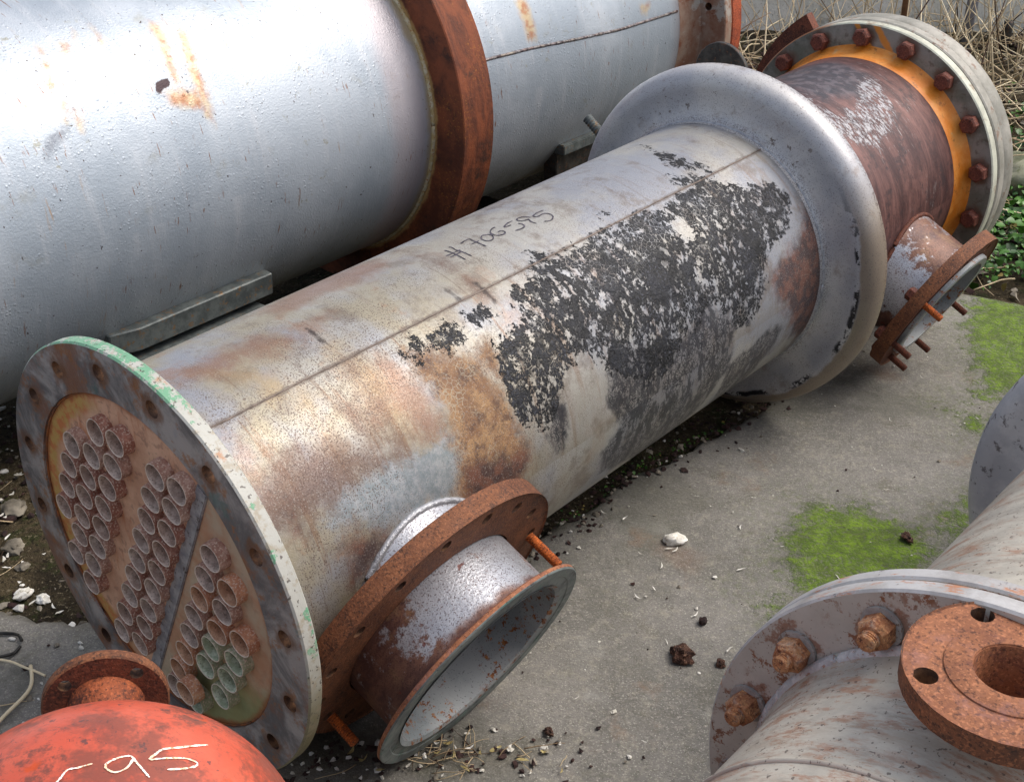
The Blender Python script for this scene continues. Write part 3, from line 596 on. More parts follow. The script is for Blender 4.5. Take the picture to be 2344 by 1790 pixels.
def mat_tube_inside(name, a, b):
    g = Mat(name)
    x, y, z = g.xyz()
    c = g.mix(g.thr(g.noise(70, 6, .7), .4, .62), lin(a), lin(b))
    c = g.mix(g.mul(g.thr(g.noise(200, 4, off=4), .60, .66), .6), c, lin((92, 70, 60)))
    return g.done(c, .7, .0, g.noise(200, 4), .0006, .8)

def mat_grey_flange():
    g = Mat('mossy_grey_flange_with_orange_splash')
    x, y, z = g.xyz()
    c = g.mix(g.thr(g.noise(10, 7, .7), .4, .62), lin((104, 108, 98)), lin((142, 140, 134)))
    c = g.mix(g.mul(g.thr(g.noise(40, 6, off=3), .55, .66), .6), c, lin((84, 74, 62)))
    a = g.m('DIVIDE', g.sub(g.m('ARCTAN2', z, x), R_(10.1)), R_(21.176))
    fr = g.mul(g.sub(a, g.m('ROUND', a)), R_(21.176) * .341)
    r0 = g.m('SQRT', g.add(g.mul(x, x), g.mul(z, z)))
    r = g.sub(r0, .341)
    d = g.m('SQRT', g.add(g.mul(fr, fr), g.mul(r, r)))
    hal = g.thr(g.add(d, g.mul(g.sub(g.noise(24, 5, off=20), .5), .05)), .042, .018)
    c = g.mix(g.mul(hal, .7), c, lin((96, 54, 28)))
    st = g.sub(x, g.mul(z, -.8)); st = g.m('ABSOLUTE', g.sub(st, .24))
    st2 = g.m('ABSOLUTE', g.sub(g.sub(x, g.mul(z, -.8)), .30))
    w = g.mul(g.sub(g.noise(18, 5), .5), .03)
    spl = g.mul(g.thr(g.add(g.m('MINIMUM', st, st2), w), .014, .007), g.mul(g.thr(z, .22, .26), g.thr(x, .10, .04)))
    c = g.mix(g.mul(spl, .9), c, lin((206, 132, 40)))
    lo = g.thr(g.add(r0, g.mul(g.sub(g.noise(14, 6, off=9), .5), .03)), .322, .312)
    c = g.mix(g.mul(lo, .55), c, lin((176, 120, 50)))
    return g.done(c, .6, .1, g.noise(110, 6), .001, .8)

def mat_cream_rim():
    g = Mat('cream_rim')
    x, y, z = g.xyz()
    c = g.mix(g.thr(g.noise(12, 7, .7), .42, .62), lin((200, 202, 184)), lin((176, 176, 160)))
    c = g.mix(g.mul(g.thr(g.noise(20, 8, .75, off=3), .55, .66), .7), c, lin((140, 110, 84)))
    c = g.mix(g.thr(g.add(x, g.mul(g.sub(g.noise(9), .5), .1)), -.08, -.16), c, lin((150, 96, 54)))
    return g.done(c, .5, .0, g.noise(120, 5), .0008, .7)

def mat_orange_neck():
    g = Mat('orange_painted_neck')
    c = g.mix(g.thr(g.noise(14, 7, .7), .4, .64), lin((214, 124, 34)), lin((226, 150, 70)))
    c = g.mix(g.mul(g.thr(g.noise(26, 8, .75, off=3), .57, .68), .8), c, lin((150, 88, 36)))
    c = g.mix(g.mul(g.thr(g.noise(12, 6, .7, off=8), .60, .70), .6), c, lin((190, 170, 130)))
    return g.done(c, .5, .0, g.noise(90, 6), .001, .7)

def mat_nozzle(name='nozzle_silver_over_purple_brown', far=False):
    g = Mat(name)
    u, v, _ = g.xyz(g.uv)
    x, y, z = g.xyz()
    n = g.noise(1, 8, .75, vec=g.scale(g.co, (13, 26, 13)))
    c = g.mix(g.thr(n, .38, .62), lin((86, 58, 54)), lin((124, 88, 72)))
    c = g.mix(g.mul(g.thr(g.noise(18, 7, .7, off=9), .52, .66), .7), c, lin((140, 108, 80)))
    silver = g.thr(g.add(g.noise(9, 9, .78, off=4), g.mul(g.thr(g.m('ABSOLUTE', g.sub(g.m('ARCTAN2', z, x), 1.75 if not far else .35)), 1.3 if not far else .8, .1), .22)), .53, .60)
    if not far: silver = g.mul(silver, g.thr(g.add(y, g.mul(g.sub(g.noise(30), .5), .03)), .437, .42))
    c = g.mix(silver, c, g.mix(g.noise(40, 5), lin((158, 160, 168)), lin((196, 198, 202))))
    c = g.mix(g.mul(g.thr(g.noise(380, 4, .6), .575, .63), .7), c, lin((74, 48, 42)))
    c = g.mix(g.mul(g.thr(g.noise(30, 3, off=30), .67, .69), .8), c, lin((112, 54, 40)))
    return g.done(c, g.fmix(silver, .5, .33), g.fmix(silver, .2, .5), g.noise(170, 5), .0009, .8)

def mat_grey_bore():
    g = Mat('grey_bore_with_rust_spots')
    c = g.mix(g.thr(g.noise(8, 6), .4, .62), lin((138, 146, 150)), lin((166, 170, 172)))
    sp = g.mul(g.thr(g.noise(54, 7, .82, off=2), .535, .58), g.thr(g.noise(12, 3, off=12), .44, .52))
    c = g.mix(sp, c, g.mix(g.thr(g.noise(90), .45, .6), lin((124, 70, 34)), lin((168, 110, 60))))
    c = g.mix(g.mul(g.thr(g.noise(300, 3), .64, .68), .6), c, lin((72, 62, 58)))
    return g.done(c, .5, .15, g.noise(120, 4), .0006, .6)

def mat_lip():
    g = Mat('verdigris_grey_lip')
    c = g.mix(g.thr(g.noise(16, 7, .7), .4, .62), lin((96, 104, 106)), lin((134, 142, 140)))
    c = g.mix(g.mul(g.thr(g.noise(26, 7, .7, off=5), .55, .66), .7), c, lin((96, 128, 118)))
    c = g.mix(g.mul(g.thr(g.noise(60, 6, .7, off=8), .58, .66), .8), c, lin((46, 42, 44)))
    return g.done(c, .45, .3, g.noise(150, 5), .0008, .7)

def mat_tank():
    g = Mat('aluminium_paint')
    z_ = g.xyz()[2]
    c = g.mix(g.thr(g.noise(3.2, 6), .38, .64), lin((158, 168, 178)), lin((182, 190, 198)))
    c = g.mix(g.mul(g.thr(g.noise(1, 7, .7, vec=g.scale(g.uv, (22, 2.2, 1))), .5, .7), .35), c, lin((206, 208, 212)))
    c = g.mix(g.mul(g.thr(g.noise(5, 8, .7, off=12), .58, .7), .35), c, lin((140, 134, 110)))
    s_ = g.stain('tank_streak', .014, .035, 30, 8, .78)
    c = g.mix(g.mul(s_, .85), c, g.mix(g.thr(g.noise(40, 6), .42, .62), lin((190, 166, 124)), lin((164, 106, 52))))
    # short drips of rust
    dr = g.thr(g.noise(1, 5, .6, vec=g.scale(g.uv, (130, 16, 1))), .62, .68)
    rg = g.thr(g.noise(4, 4, off=4), .46, .56)
    c = g.mix(g.mul(g.mul(dr, rg), .9), c, lin((128, 84, 50)))
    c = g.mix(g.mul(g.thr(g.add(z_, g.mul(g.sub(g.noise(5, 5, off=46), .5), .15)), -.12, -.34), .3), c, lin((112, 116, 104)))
    c = g.mix(g.mul(g.thr(g.noise(95, 3, off=6), .69, .71), .9), c, lin((62, 44, 38)))
    d2 = g.mul(g.thr(g.noise(1, 6, .7, vec=g.scale(g.uv, (60, 5, 1)), off=6), .60, .70), g.thr(g.noise(3, 4, off=24), .48, .62))
    c = g.mix(g.mul(d2, .7), c, lin((168, 130, 82)))
    c = g.mix(g.mul(g.thr(g.noise(26, 7, .8, off=16), .60, .66), g.mul(g.thr(g.noise(2.4, 3, off=26), .50, .62), .5)), c, lin((132, 124, 84)))
    c = g.mix(g.mul(g.stain('tank_smudge', .016, .02, 120, 4), .8), c, lin((70, 72, 84)))
    c = g.mix(g.stain('tank_hole', .0015, .009, 90, 4), c, lin((46, 28, 34)))
    # pinkish undercoat and yellowed edge just before the stiffening ring
    x, y, z = g.xyz()
    yn = g.add(y, g.mul(g.sub(g.noise(12, 6, .7), .5), .05))
    c = g.mix(g.mul(g.mul(g.thr(yn, 1.23, 1.29), g.thr(yn, 1.405, 1.35)), .35), c, lin((196, 168, 166)))
    c = g.mix(g.mul(g.mul(g.thr(yn, 1.37, 1.395), g.thr(y, 1.42, 1.405)), .75), c, lin((178, 158, 116)))
    c = g.mix(g.mul(g.thr(yn, 2.50, 2.62), .7), c, lin((168, 138, 126)))
    h = g.add(g.mul(g.noise(190, 5, .75), .9), g.mul(g.noise(70, 4, .6, off=3), .4))
    bl = g.mul(g.thr(g.vor(85, 'F1', rnd=1.0), .30, .10), g.thr(g.noise(7, 3, off=8), .45, .6))
    return g.done(c, g.fmix(g.noise(30, 4, off=7), .38, .52), .38, g.add(h, g.mul(bl, .6)), .0015, .7)

def mat_tank_ring():
    g = Mat('deep_red_rust_ring')
    x, y, z = g.xyz()
    c = g.mix(g.thr(g.noise(1, 8, .75, vec=g.scale(g.co, (9, 30, 9)), dist=.5), .38, .62), lin((88, 44, 26)), lin((130, 68, 38)))
    c = g.mix(g.thr(g.noise(12, 8, .75, off=3), .52, .66), c, lin((66, 38, 26)))
    c = g.mix(g.mul(g.mul(g.thr(g.noise(160, 5, .7, off=6), .56, .66), g.thr(g.noise(7, 4, off=36), .45, .6)), .7), c, lin((160, 100, 40)))
    r = g.m('SQRT', g.add(g.mul(x, x), g.mul(z, z)))
    e = g.thr(g.add(r, g.mul(g.sub(g.noise(20, 7, .7), .5), .03)), .470, .458)
    c = g.mix(g.mul(e, .9), c, lin((186, 150, 96)))
    return g.done(c, .75, .0, g.noise(90, 7, .75), .002, .8)

def mat_tan_flange(name, a=(150, 128, 112), b=(132, 92, 72)):
    g = Mat(name)
    c = g.mix(g.thr(g.noise(9, 7, .7), .4, .62), lin(a), lin(b))
    c = g.mix(g.mul(g.thr(g.noise(24, 7, .7, off=3), .54, .66), .8), c, lin((120, 66, 38)))
    c = g.mix(g.mul(g.thr(g.noise(14, 7, .7, off=9), .56, .64), .8), c, lin((168, 164, 156)))
    return g.done(c, .65, .05, g.noise(100, 6), .0012, .8)

def mat_vessel_grey(name, tone=0, rust=.58):
    g = Mat(name)
    A, B = ((176, 176, 178), (152, 152, 154)) if tone == 0 else ((196, 190, 176), (170, 165, 154))
    c = g.mix(g.thr(g.noise(5, 7, .7), .4, .64), lin(A), lin(B))
    st = g.noise(1, 8, .75, vec=g.scale(g.uv, (46, 11, 1)))
    c = g.mix(g.mul(g.thr(st, .5, .66), .45), c, lin((126, 112, 98)))
    r2 = g.noise(1, 9, .8, vec=g.scale(g.uv, (34, 10, 1)), off=4)
    rz = g.thr(g.noise(5, 4, off=34), .38, .52)
    c = g.mix(g.mul(g.mul(g.thr(r2, rust - .05, rust + .08), rz), .7), c, g.mix(g.noise(50), lin((150, 88, 52)), lin((164, 112, 76))))
    c = g.mix(g.mul(g.thr(g.noise(1, 7, .75, vec=g.scale(g.uv, (16, 5, 1)), off=14), .5, .68), .45), c, lin((150, 132, 112)))
    c = g.mix(g.mul(g.thr(g.noise(150, 4, off=7), .63, .67), .7), c, lin((70, 54, 48)))
    return g.done(c, g.fmix(g.noise(20), .42, .6), .08, g.noise(110, 5), .0008, .7)

def mat_flat_flange_rusty(name):
    g = Mat(name)
    c = g.mix(g.thr(g.noise(6, 6), .4, .64), lin((178, 172, 162)), lin((198, 192, 182)))
    r2 = g.mul(g.thr(g.noise(30, 9, .82, off=4), .525, .585), g.thr(g.noise(9, 4, off=3), .44, .54))
    x, y, z = g.xyz()
    a = g.m('DIVIDE', g.sub(g.m('ARCTAN2', z, x), R_(9.0)), R_(22.5))
    fr = g.mul(g.sub(a, g.m('ROUND', a)), R_(22.5) * .346)
    rr = g.sub(g.m('SQRT', g.add(g.mul(x, x), g.mul(z, z))), .346)
    d = g.m('SQRT', g.add(g.mul(fr, fr), g.mul(rr, rr)))
    r2 = g.m('MAXIMUM', r2, g.mul(g.thr(g.add(d, g.mul(g.sub(g.noise(26, 7, .8, off=23), .5), .10)), .036, .026), .8))
    c = g.mix(g.mul(r2, .9), c, g.mix(g.noise(60), lin((150, 84, 34)), lin((110, 66, 40))))
    c = g.mix(g.mul(g.thr(g.noise(170, 4, off=7), .64, .67), .6), c, lin((90, 60, 44)))
    return g.done(c, .45, .15, g.noise(90, 6), .0008, .7)

def mat_pale_rim(name='pale_rim_with_orange_rust'):
    g = Mat(name)
    c = g.mix(g.thr(g.noise(9, 7, .7), .4, .62), lin((196, 194, 192)), lin((168, 164, 160)))
    c = g.mix(g.mul(g.thr(g.noise(1, 9, .78, vec=g.scale(g.co, (14, 50, 14)), off=5), .54, .62), .85), c, lin((188, 122, 78)))
    c = g.mix(g.mul(g.thr(g.noise(30, 7, .7, off=8), .60, .66), .8), c, lin((92, 84, 86)))
    return g.done(c, .45, .15, g.noise(100, 6), .0008, .7)

def mat_red_paint():
    g = Mat('scuffed_coral_red_paint')
    c = g.mix(g.thr(g.noise(6, 6), .4, .66), lin((196, 84, 60)), lin((212, 104, 78)))
    d = g.thr(g.noise(7, 8, .75, off=3), .50, .64)
    c = g.mix(g.mul(d, .7), c, lin((150, 74, 56)))
    c = g.mix(g.mul(g.thr(g.noise(5, 8, .82, off=49), .50, .62), .75), c, lin((112, 66, 54)))
    c = g.mix(g.mul(g.thr(g.noise(1, 7, .85, vec=g.scale(g.co, (40, 120, 30)), dist=.8, off=69), .60, .66), .8), c, lin((62, 54, 56)))
    c = g.mix(g.mul(g.thr(g.noise(11, 9, .82, off=9), .54, .62), .75), c, lin((100, 64, 54)))
    c = g.mix(g.mul(g.thr(g.noise(38, 7, .8, off=29), .60, .64), .75), c, lin((72, 60, 60)))
    sc_ = g.noise(1, 8, .8, vec=g.scale(g.co, (70, 24, 10)), dist=1.2, off=6)
    c = g.mix(g.mul(g.thr(sc_, .63, .68), .8), c, lin((66, 52, 50)))
    c = g.mix(g.mul(g.thr(g.noise(22, 3, off=44), .66, .74), .8), c, lin((196, 74, 22)))
    return g.done(c, g.fmix(d, .36, .55), .0, g.add(g.noise(90, 6), g.noise(14, 3)), .0009, .7)

def mat_concrete():
    g = Mat('worn_concrete')
    c = g.mix(g.thr(g.noise(2.2, 7, .65), .36, .66), lin((110, 108, 103)), lin((134, 131, 126)))
    c = g.mix(g.mul(g.thr(g.noise(9, 8, .72, off=3), .52, .68), .5), c, lin((98, 94, 82)))
    c = g.mix(g.mul(g.thr(g.noise(28, 7, .8, off=33), .50, .66), .5), c, lin((156, 152, 138)))
    c = g.mix(g.mul(g.thr(g.noise(34, 7, .8, off=43), .52, .68), .45), c, lin((92, 90, 80)))
    c = g.mix(g.mul(g.thr(g.noise(110, 5, .7, off=5), .53, .64), .3), c, lin((164, 160, 150)))
    c = g.mix(g.mul(g.thr(g.noise(150, 4, .7, off=8), .56, .66), .35), c, lin((74, 72, 66)))
    c = g.mix(g.mul(g.thr(g.noise(320, 3, .7, off=2), .60, .68), .55), c, lin((190, 186, 176)))
    # bleached patches
    c = g.mix(g.mul(g.thr(g.noise(3.2, 7, .72, off=14), .57, .68), .4), c, lin((160, 160, 154)))
    c = g.mix(g.mul(g.thr(g.noise(2.6, 8, .75, off=64), .50, .64), .45), c, lin((86, 86, 76)))
    rs = g.stain('rustmark', .03, .07, 20, 7)
    c = g.mix(g.mul(rs, .3), c, lin((122, 78, 44)))
    # faint brown tinges
    c = g.mix(g.mul(g.thr(g.noise(5, 6, .7, off=24), .58, .7), .4), c, lin((134, 106, 84)))
    # hairline joint
    cr = g.stain('crack', .0016, .012, 40, 4)
    c = g.mix(g.mul(cr, .75), c, lin((84, 64, 50)))
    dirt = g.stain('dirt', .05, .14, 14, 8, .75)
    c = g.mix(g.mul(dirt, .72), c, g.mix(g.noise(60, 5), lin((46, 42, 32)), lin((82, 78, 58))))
    ms = g.thr(g.add(g.attr('moss'), g.mul(g.sub(g.noise(20, 9, .85), .5), .30)), .022, -.04)
    grain = g.thr(g.noise(120, 5, .7, off=6), .32, .56)
    mc = g.mix(g.thr(g.noise(30, 6, .7), .4, .62), lin((80, 106, 14)), lin((112, 142, 24)))
    mc = g.mix(g.mul(g.thr(g.noise(70, 5), .55, .66), .6), mc, lin((62, 80, 22)))
    mf = g.mul(ms, g.add(.5, g.mul(grain, .5)))
    mc = g.mix(g.mul(g.thr(g.noise(16, 7, .75, off=53), .48, .62), .55), mc, lin((70, 82, 34)))
    c = g.mix(g.mul(mf, .9), c, mc)
    # pale green film spreading round the moss
    film = g.thr(g.add(g.attr('moss'), g.mul(g.sub(g.noise(7, 6, .7, off=3), .5), .3)), .16, -.02)
    c = g.mix(g.mul(g.mul(film, g.thr(g.noise(60, 6, .75), .46, .6)), g.mul(g.inv(mf), .4)), c, lin((92, 104, 56)))
    h = g.add(g.add(g.noise(170, 5, .7), g.mul(g.noise(14, 6), 1.5)), g.mul(mf, g.add(1.4, g.noise(90, 4))))
    return g.done(c, .93, .0, h, .0026, .8, spec=.3)

def mat_soil():
    g = Mat('dark_soil')
    c = g.mix(g.thr(g.noise(5, 8, .72), .38, .64), lin((44, 38, 28)), lin((82, 72, 54)))
    c = g.mix(g.mul(g.thr(g.noise(12, 7, .72, off=3), .52, .62), .7), c, lin((48, 56, 26)))
    c = g.mix(g.mul(g.thr(g.noise(110, 5, .7, off=5), .58, .66), .8), c, lin((128, 118, 98)))
    c = g.mix(g.mul(g.thr(g.noise(60, 5, .7, off=7), .56, .64), .8), c, lin((24, 20, 16)))
    return g.done(c, .95, 0, g.add(g.noise(60, 7, .75), g.mul(g.noise(200, 3), .4)), .012, 1.0, spec=.2)

def mat_wall():
    g = Mat('old_rendered_wall')
    c = g.mix(g.thr(g.noise(2.5, 7, .7), .38, .64), lin((216, 216, 206)), lin((232, 232, 226)))
    c = g.mix(g.mul(g.thr(g.noise(8, 8, .75, off=4), .54, .68), .5), c, lin((118, 116, 100)))
    c = g.mix(g.mul(g.thr(g.noise(60, 6, .7, off=9), .58, .66), .5), c, lin((90, 84, 72)))
    return g.done(c, .9, 0, g.noise(40, 7, .7), .006, .8)

def mat_plain(name, a, b, sc=20.0, rough=.7, metal=0.0, bump=.001, noise_sc=None, spots=None, spec=None):
    g = Mat(name)
    c = g.mix(g.thr(g.noise(sc, 6, .7), .38, .64), lin(a), lin(b))
    if spots: c = g.mix(g.mul(g.thr(g.noise(sc * 3, 6, .7, off=7), .57, .65), .8), c, lin(spots))
    return g.done(c, rough, metal, g.noise(noise_sc or sc * 4, 5), bump, .8, spec=spec)

def mat_leaf():
    g = Mat('ivy_leaf_green')
    oi = g.attr('tone')
    c = g.mix(oi, lin((34, 72, 22)), lin((96, 148, 52)))
    c = g.mix(g.thr(oi, .86, .92), c, lin((150, 132, 70)))
    g.b.inputs['Transmission Weight'].default_value = 0.0
    return g.done(c, .42, 0, g.noise(60, 3), .001, .4)

def mat_straw():
    g = Mat('dead_straw')
    t = g.attr('tone')
    c = g.mix(t, lin((168, 144, 110)), lin((236, 222, 188)))
    c = g.mix(g.thr(t, .12, .05), c, lin((70, 48, 34)))
    return g.done(c, .8, 0, g.noise(80, 4), .001, .5)
M_shell = mat_shell(); M_channel = mat_channel()
M_pale2 = mat_plain('grey_white_flange_rim', (136, 134, 124), (172, 168, 158), 9, .55, .05, .001, spots=(122, 92, 72)); M_rust = mat_rust(); M_rust_dark = mat_rust('dark_red_rust', (80, 42, 30), (110, 58, 38), (46, 28, 22))
M_rust_orange = mat_rust('orange_thread_rust', (150, 74, 28), (186, 96, 36), (92, 44, 22), sc=60)
M_rust_plate = mat_rust('flaky_brown_rust_plate', (92, 54, 34), (126, 78, 48), (60, 38, 28), sc=14)
M_rust_warm = mat_rust('warm_orange_red_rust', (134, 84, 56), (160, 104, 70), (106, 62, 48), sc=12, pit=240, bump=.0012, light=(158, 120, 120))
M_bolt = mat_rust('bolt_head_rust', (92, 48, 38), (116, 64, 48), (54, 30, 26), sc=40, bump=.0008)
M_ring = mat_ring(); M_fface = mat_flange_face(); M_grim = mat_green_rim(); M_sheet = mat_tubesheet()
M_tubes = [mat_tube('brown_tube', (146, 96, 78), (180, 132, 112)), mat_tube('dusty_tube', (156, 116, 98), (190, 154, 136)), mat_tube('algae_tinted_tube', (150, 152, 122), (186, 188, 158)), mat_tube('orange_tube', (182, 122, 90), (208, 154, 118))]
M_tin = [mat_tube_inside('brown_tube_bore', (160, 132, 116), (204, 178, 160)), mat_tube_inside('dusty_tube_bore', (166, 144, 130), (212, 190, 174)), mat_tube_inside('algae_tinted_bore', (160, 168, 138), (208, 214, 188)), mat_tube_inside('orange_tube_bore', (182, 136, 104), (216, 174, 142))]
M_rimtan = mat_plain('pale_tube_rim', (206, 184, 164), (232, 214, 196), 120, .6)
M_bore_shade = mat_plain('tube_bore_shade', (40, 30, 26), (64, 48, 40), 60, .9)  # dark cap closing each tube; its colour stands in for shade deep inside
M_gflange = mat_grey_flange(); M_crim = mat_cream_rim(); M_orange = mat_orange_neck()
M_noz = mat_nozzle(); M_noz_far = mat_nozzle('far_nozzle_silver_patch', True); M_bore = mat_grey_bore(); M_lip = mat_lip()
M_tank = mat_tank(); M_tring = mat_tank_ring(); M_tanf = mat_tan_flange('tan_rusty_flange')
M_red_ring = mat_rust('orange_red_oxide', (140, 62, 36), (176, 84, 48), (96, 44, 32), sc=12)
M_vg = mat_vessel_grey('pale_grey_pipe_paint', 1, .53); M_vg2 = mat_vessel_grey('grey_shell_paint', 0, .62)
M_fl2 = mat_flat_flange_rusty('lilac_grey_flange_with_rust'); M_prim = mat_pale_rim()
M_red = mat_red_paint(); M_conc = mat_concrete(); M_soil = mat_soil(); M_wall = mat_wall()
M_weld = mat_plain('weld_bead_grey', (96, 84, 76), (126, 112, 102), 60, .6, .2, .001)
M_weld_pale = mat_plain('weld_bead_silver', (150, 152, 158), (186, 188, 192), 90, .45, .5, .002)
M_ink = mat_plain('faded_black_marker', (40, 36, 46), (92, 86, 98), 90, .7)
M_chalk = mat_plain('bright_paint_pen', (255, 250, 246), (244, 214, 176), 120, .45, spots=(196, 112, 60))
M_dark_steel = mat_plain('dark_weathered_steel', (44, 42, 40), (72, 70, 66), 30, .5, .4, .001, spots=(104, 70, 46))
M_bracket = mat_plain('grey_painted_bracket', (78, 84, 84), (108, 114, 112), 20, .55, .3, .0015, spots=(128, 98, 64))
M_groove = mat_plain('worn_grey_partition_face', (136, 134, 138), (176, 172, 172), 30, .5, .3, .001, spots=(80, 60, 50))
M_hole = mat_plain('rusty_hole_wall', (66, 44, 32), (120, 84, 56), 50, .8, .1, .001)
M_stone_white = mat_plain('bleached_stone', (222, 218, 206), (246, 244, 238), 40, .8, 0, .002, spots=(170, 160, 140))
M_stone_brown = mat_plain('clinker_brown', (52, 34, 28), (88, 58, 44), 60, .9, 0, .006, spots=(130, 100, 80))
M_stone_pale = mat_plain('mossy_concrete_lump', (120, 124, 96), (164, 164, 140), 8, .9, 0, .006, spots=(92, 104, 50))
M_pebble = mat_plain('grey_pebble', (92, 86, 76), (150, 142, 128), 8, .9, 0, .002)
M_pebble_dark = mat_plain('dark_cinder', (36, 24, 24), (66, 44, 40), 20, .9, 0, .002)
M_chip = mat_plain('pale_flake', (196, 192, 180), (232, 230, 224), 30, .8)
M_leaf = mat_leaf(); M_straw = mat_straw()
M_post = mat_plain('grey_metal_post', (112, 114, 122), (140, 142, 148), 12, .6, .2, .002, spots=(84, 74, 64))
M_stake = mat_plain('brown_wooden_stake', (96, 66, 40), (132, 98, 66), 20, .85, 0, .003)
M_wire = mat_plain('black_hose_rubber', (26, 26, 26), (48, 46, 42), 30, .6)
M_dryleaf = mat_plain('dry_leaf', (150, 134, 84), (190, 176, 124), 40, .8, spots=(90, 70, 40))

rng = random.Random(7)
nrng = np.random.default_rng(7)

def add_bolts(parent, n, off, rad, y, af, h, mat, part='bolt', washer=None, studm=None, skip=()):
    base_me = hexhead(af, h, 0, 0)
    proto = finish(part, base_me, mat, parent, 25)
    first = True
    for i in range(n):
        if i in skip: continue
        a = off + i * 2 * PI / n
        if first: o = proto; first = False
        else: o = proto.copy(); link(o, parent)
        o.matrix_basis = Matrix.Translation((rad * math.cos(a), y, rad * math.sin(a))) @ Matrix.Rotation(rng.random() * PI, 4, 'Y')
    return proto

def shell_point(R):
    def f(p):
        t = p[1] / .3
        n = Vector((math.cos(t), 0, math.sin(t)))
        return Vector((R * math.cos(t), p[0], R * math.sin(t))), n
    return f

# ================================================================== ground
def slab_edge(x):
    pts = [(-4, 1.9), (-1.25, 1.93), (-1.05, 2.02), (-.88, 1.98), (-.7, 1.97), (-.4, 1.99), (-.1, 2.09), (.10, 2.275), (.171, 2.34), (.26, 2.475), (.35, 2.54), (.457, 2.64), (.61, 2.76), (.8, 3.0), (1.05, 3.42), (1.33, 3.47), (1.6, 3.33), (2.4, 3.05), (6, 2.2)]
    for (a, b), (c_, d) in zip(pts, pts[1:]):
        if x <= c_: return b + (d - b) * (x - a) / (c_ - a)
    return pts[-1][1]

xs = np.concatenate([np.linspace(-4, -1.5, 12), np.linspace(-1.45, 2.3, 300), np.linspace(2.4, 6, 14)])
ts = np.concatenate([[0, .15], np.linspace(.30, 1.0, 150)])
V, F = [], []
for x in xs:
    ye = slab_edge(x) + .030 * mnoise.fractal(Vector((x * 3.5, 1.3, 0)), .8, 2.2, 6) + .012 * mnoise.noise(Vector((x * 40, 5, 0)))
    for t in ts:
        y = -3 + (ye + 3) * t
        e = max(0.0, 1 - (ye - y) / .035)
        z = .0022 * mnoise.fractal(Vector((x * 4, y * 4, 0)), .8, 2.2, 4) - .014 * e * e * (1 + mnoise.noise(Vector((x * 25, y * 25, 2))))
        V.append((x, y, z - .001))
    V.append((x, ye + .004, -.045)); V.append((x, ye + .004, -.12))
nt = len(ts) + 2
for i in range(len(xs) - 1):
    for j in range(nt - 1):
        a = i * nt + j
        F.append((a, a + nt, a + nt + 1, a + 1))
slab = raw('concrete_slab', V, F, M_conc, smooth=True)
slab['kind'] = 'structure'
P = np.array(V)[:, :2]
moss = [[(.588, 2.241), (.662, 2.363), (.772, 2.345), (.856, 2.275), (.90, 2.19), (.868, 2.136), (.758, 2.083), (.653, 2.038), (.592, 2.009), (.568, 2.083)],
        [(1.36, 3.42), (1.55, 3.38), (1.9, 3.3), (1.7, 2.9), (1.33, 2.88), (1.16, 2.80), (1.21, 2.92), (1.24, 3.10), (1.27, 3.25)],
        [(.50, 2.02), (.56, 2.02), (.52, 1.975)], [(.93, 2.3), (1.02, 2.38), (1.0, 2.26), (.95, 2.2)], [(1.10, 2.74), (1.19, 2.74), (1.12, 2.64)]]
put_attr(slab.data, 'moss', sdf(P, moss))
def line_dist(P, pts):
    d = np.full(len(P), 9.0)
    for a, b in zip(pts, pts[1:]):
        a = np.array(a); b = np.array(b); ab = b - a; t = np.clip(((P - a) @ ab) / (ab @ ab), 0, 1)
        d = np.minimum(d, np.linalg.norm(P - a - t[:, None] * ab, axis=1))
    return d
put_attr(slab.data, 'crack', np.minimum(line_dist(P, [(.92, 2.95), (.985, 2.86), (1.04, 2.82), (1.10, 2.765), (1.16, 2.75)]), .2))
ed = np.array([slab_edge(x) for x in P[:, 0]]) - P[:, 1]
dd = np.minimum(ed - .01, .3)
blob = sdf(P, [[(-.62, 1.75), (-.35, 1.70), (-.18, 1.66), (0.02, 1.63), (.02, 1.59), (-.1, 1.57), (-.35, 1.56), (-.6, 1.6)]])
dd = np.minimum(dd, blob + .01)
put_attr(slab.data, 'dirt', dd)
put_attr(slab.data, 'rustmark', sdf(P, [[(.93, 2.98), (1.0, 3.0), (1.02, 2.93), (.95, 2.92)], [(.30, 2.20), (.36, 2.12), (.40, 2.16), (.33, 2.22)], [(-.20, 1.78), (-.12, 1.8), (-.10, 1.73), (-.17, 1.72)]]))

def grid_axis(a, b, fine, far, n):
    core = np.arange(a, b, fine)
    ext = np.geomspace(.3, far, n)
    return np.concatenate([(a - ext)[::-1], core, b + ext])
gx = grid_axis(-2.4, 3.0, .03, 60, 16); gy = grid_axis(1.2, 6.8, .03, 60, 16)
V, F = [], []
for x in gx:
    for y in gy:
        fine = -2.5 < x < 3.2 and 1 < y < 7
        z = -.028 + (.022 * mnoise.fractal(Vector((x * 3, y * 3, 4)), .9, 2.1, 5) if fine else 0)
        if y < slab_edge(x) - .05: z = min(z, -.03) - .02
        V.append((x, y, z))
ny = len(gy)
for i in range(len(gx) - 1):
    for j in range(ny - 1):
        F.append((i * ny + j, (i + 1) * ny + j, (i + 1) * ny + j + 1, i * ny + j + 1))
soil = raw('ground', V, F, M_soil, smooth=True)
soil['kind'] = 'structure'

# ================================================================== main exchanger
c0 = Vector((-0.57562916, 1.6446598, 0.38202401)); axv = Vector((0.66514372, 0.74638636, 0.02216374))
hx = thing('heat_exchanger', 'long weathered silver heat exchanger with an open tube end, black tar patch and number #706595', 'heat exchanger', axis_frame(c0, axv))

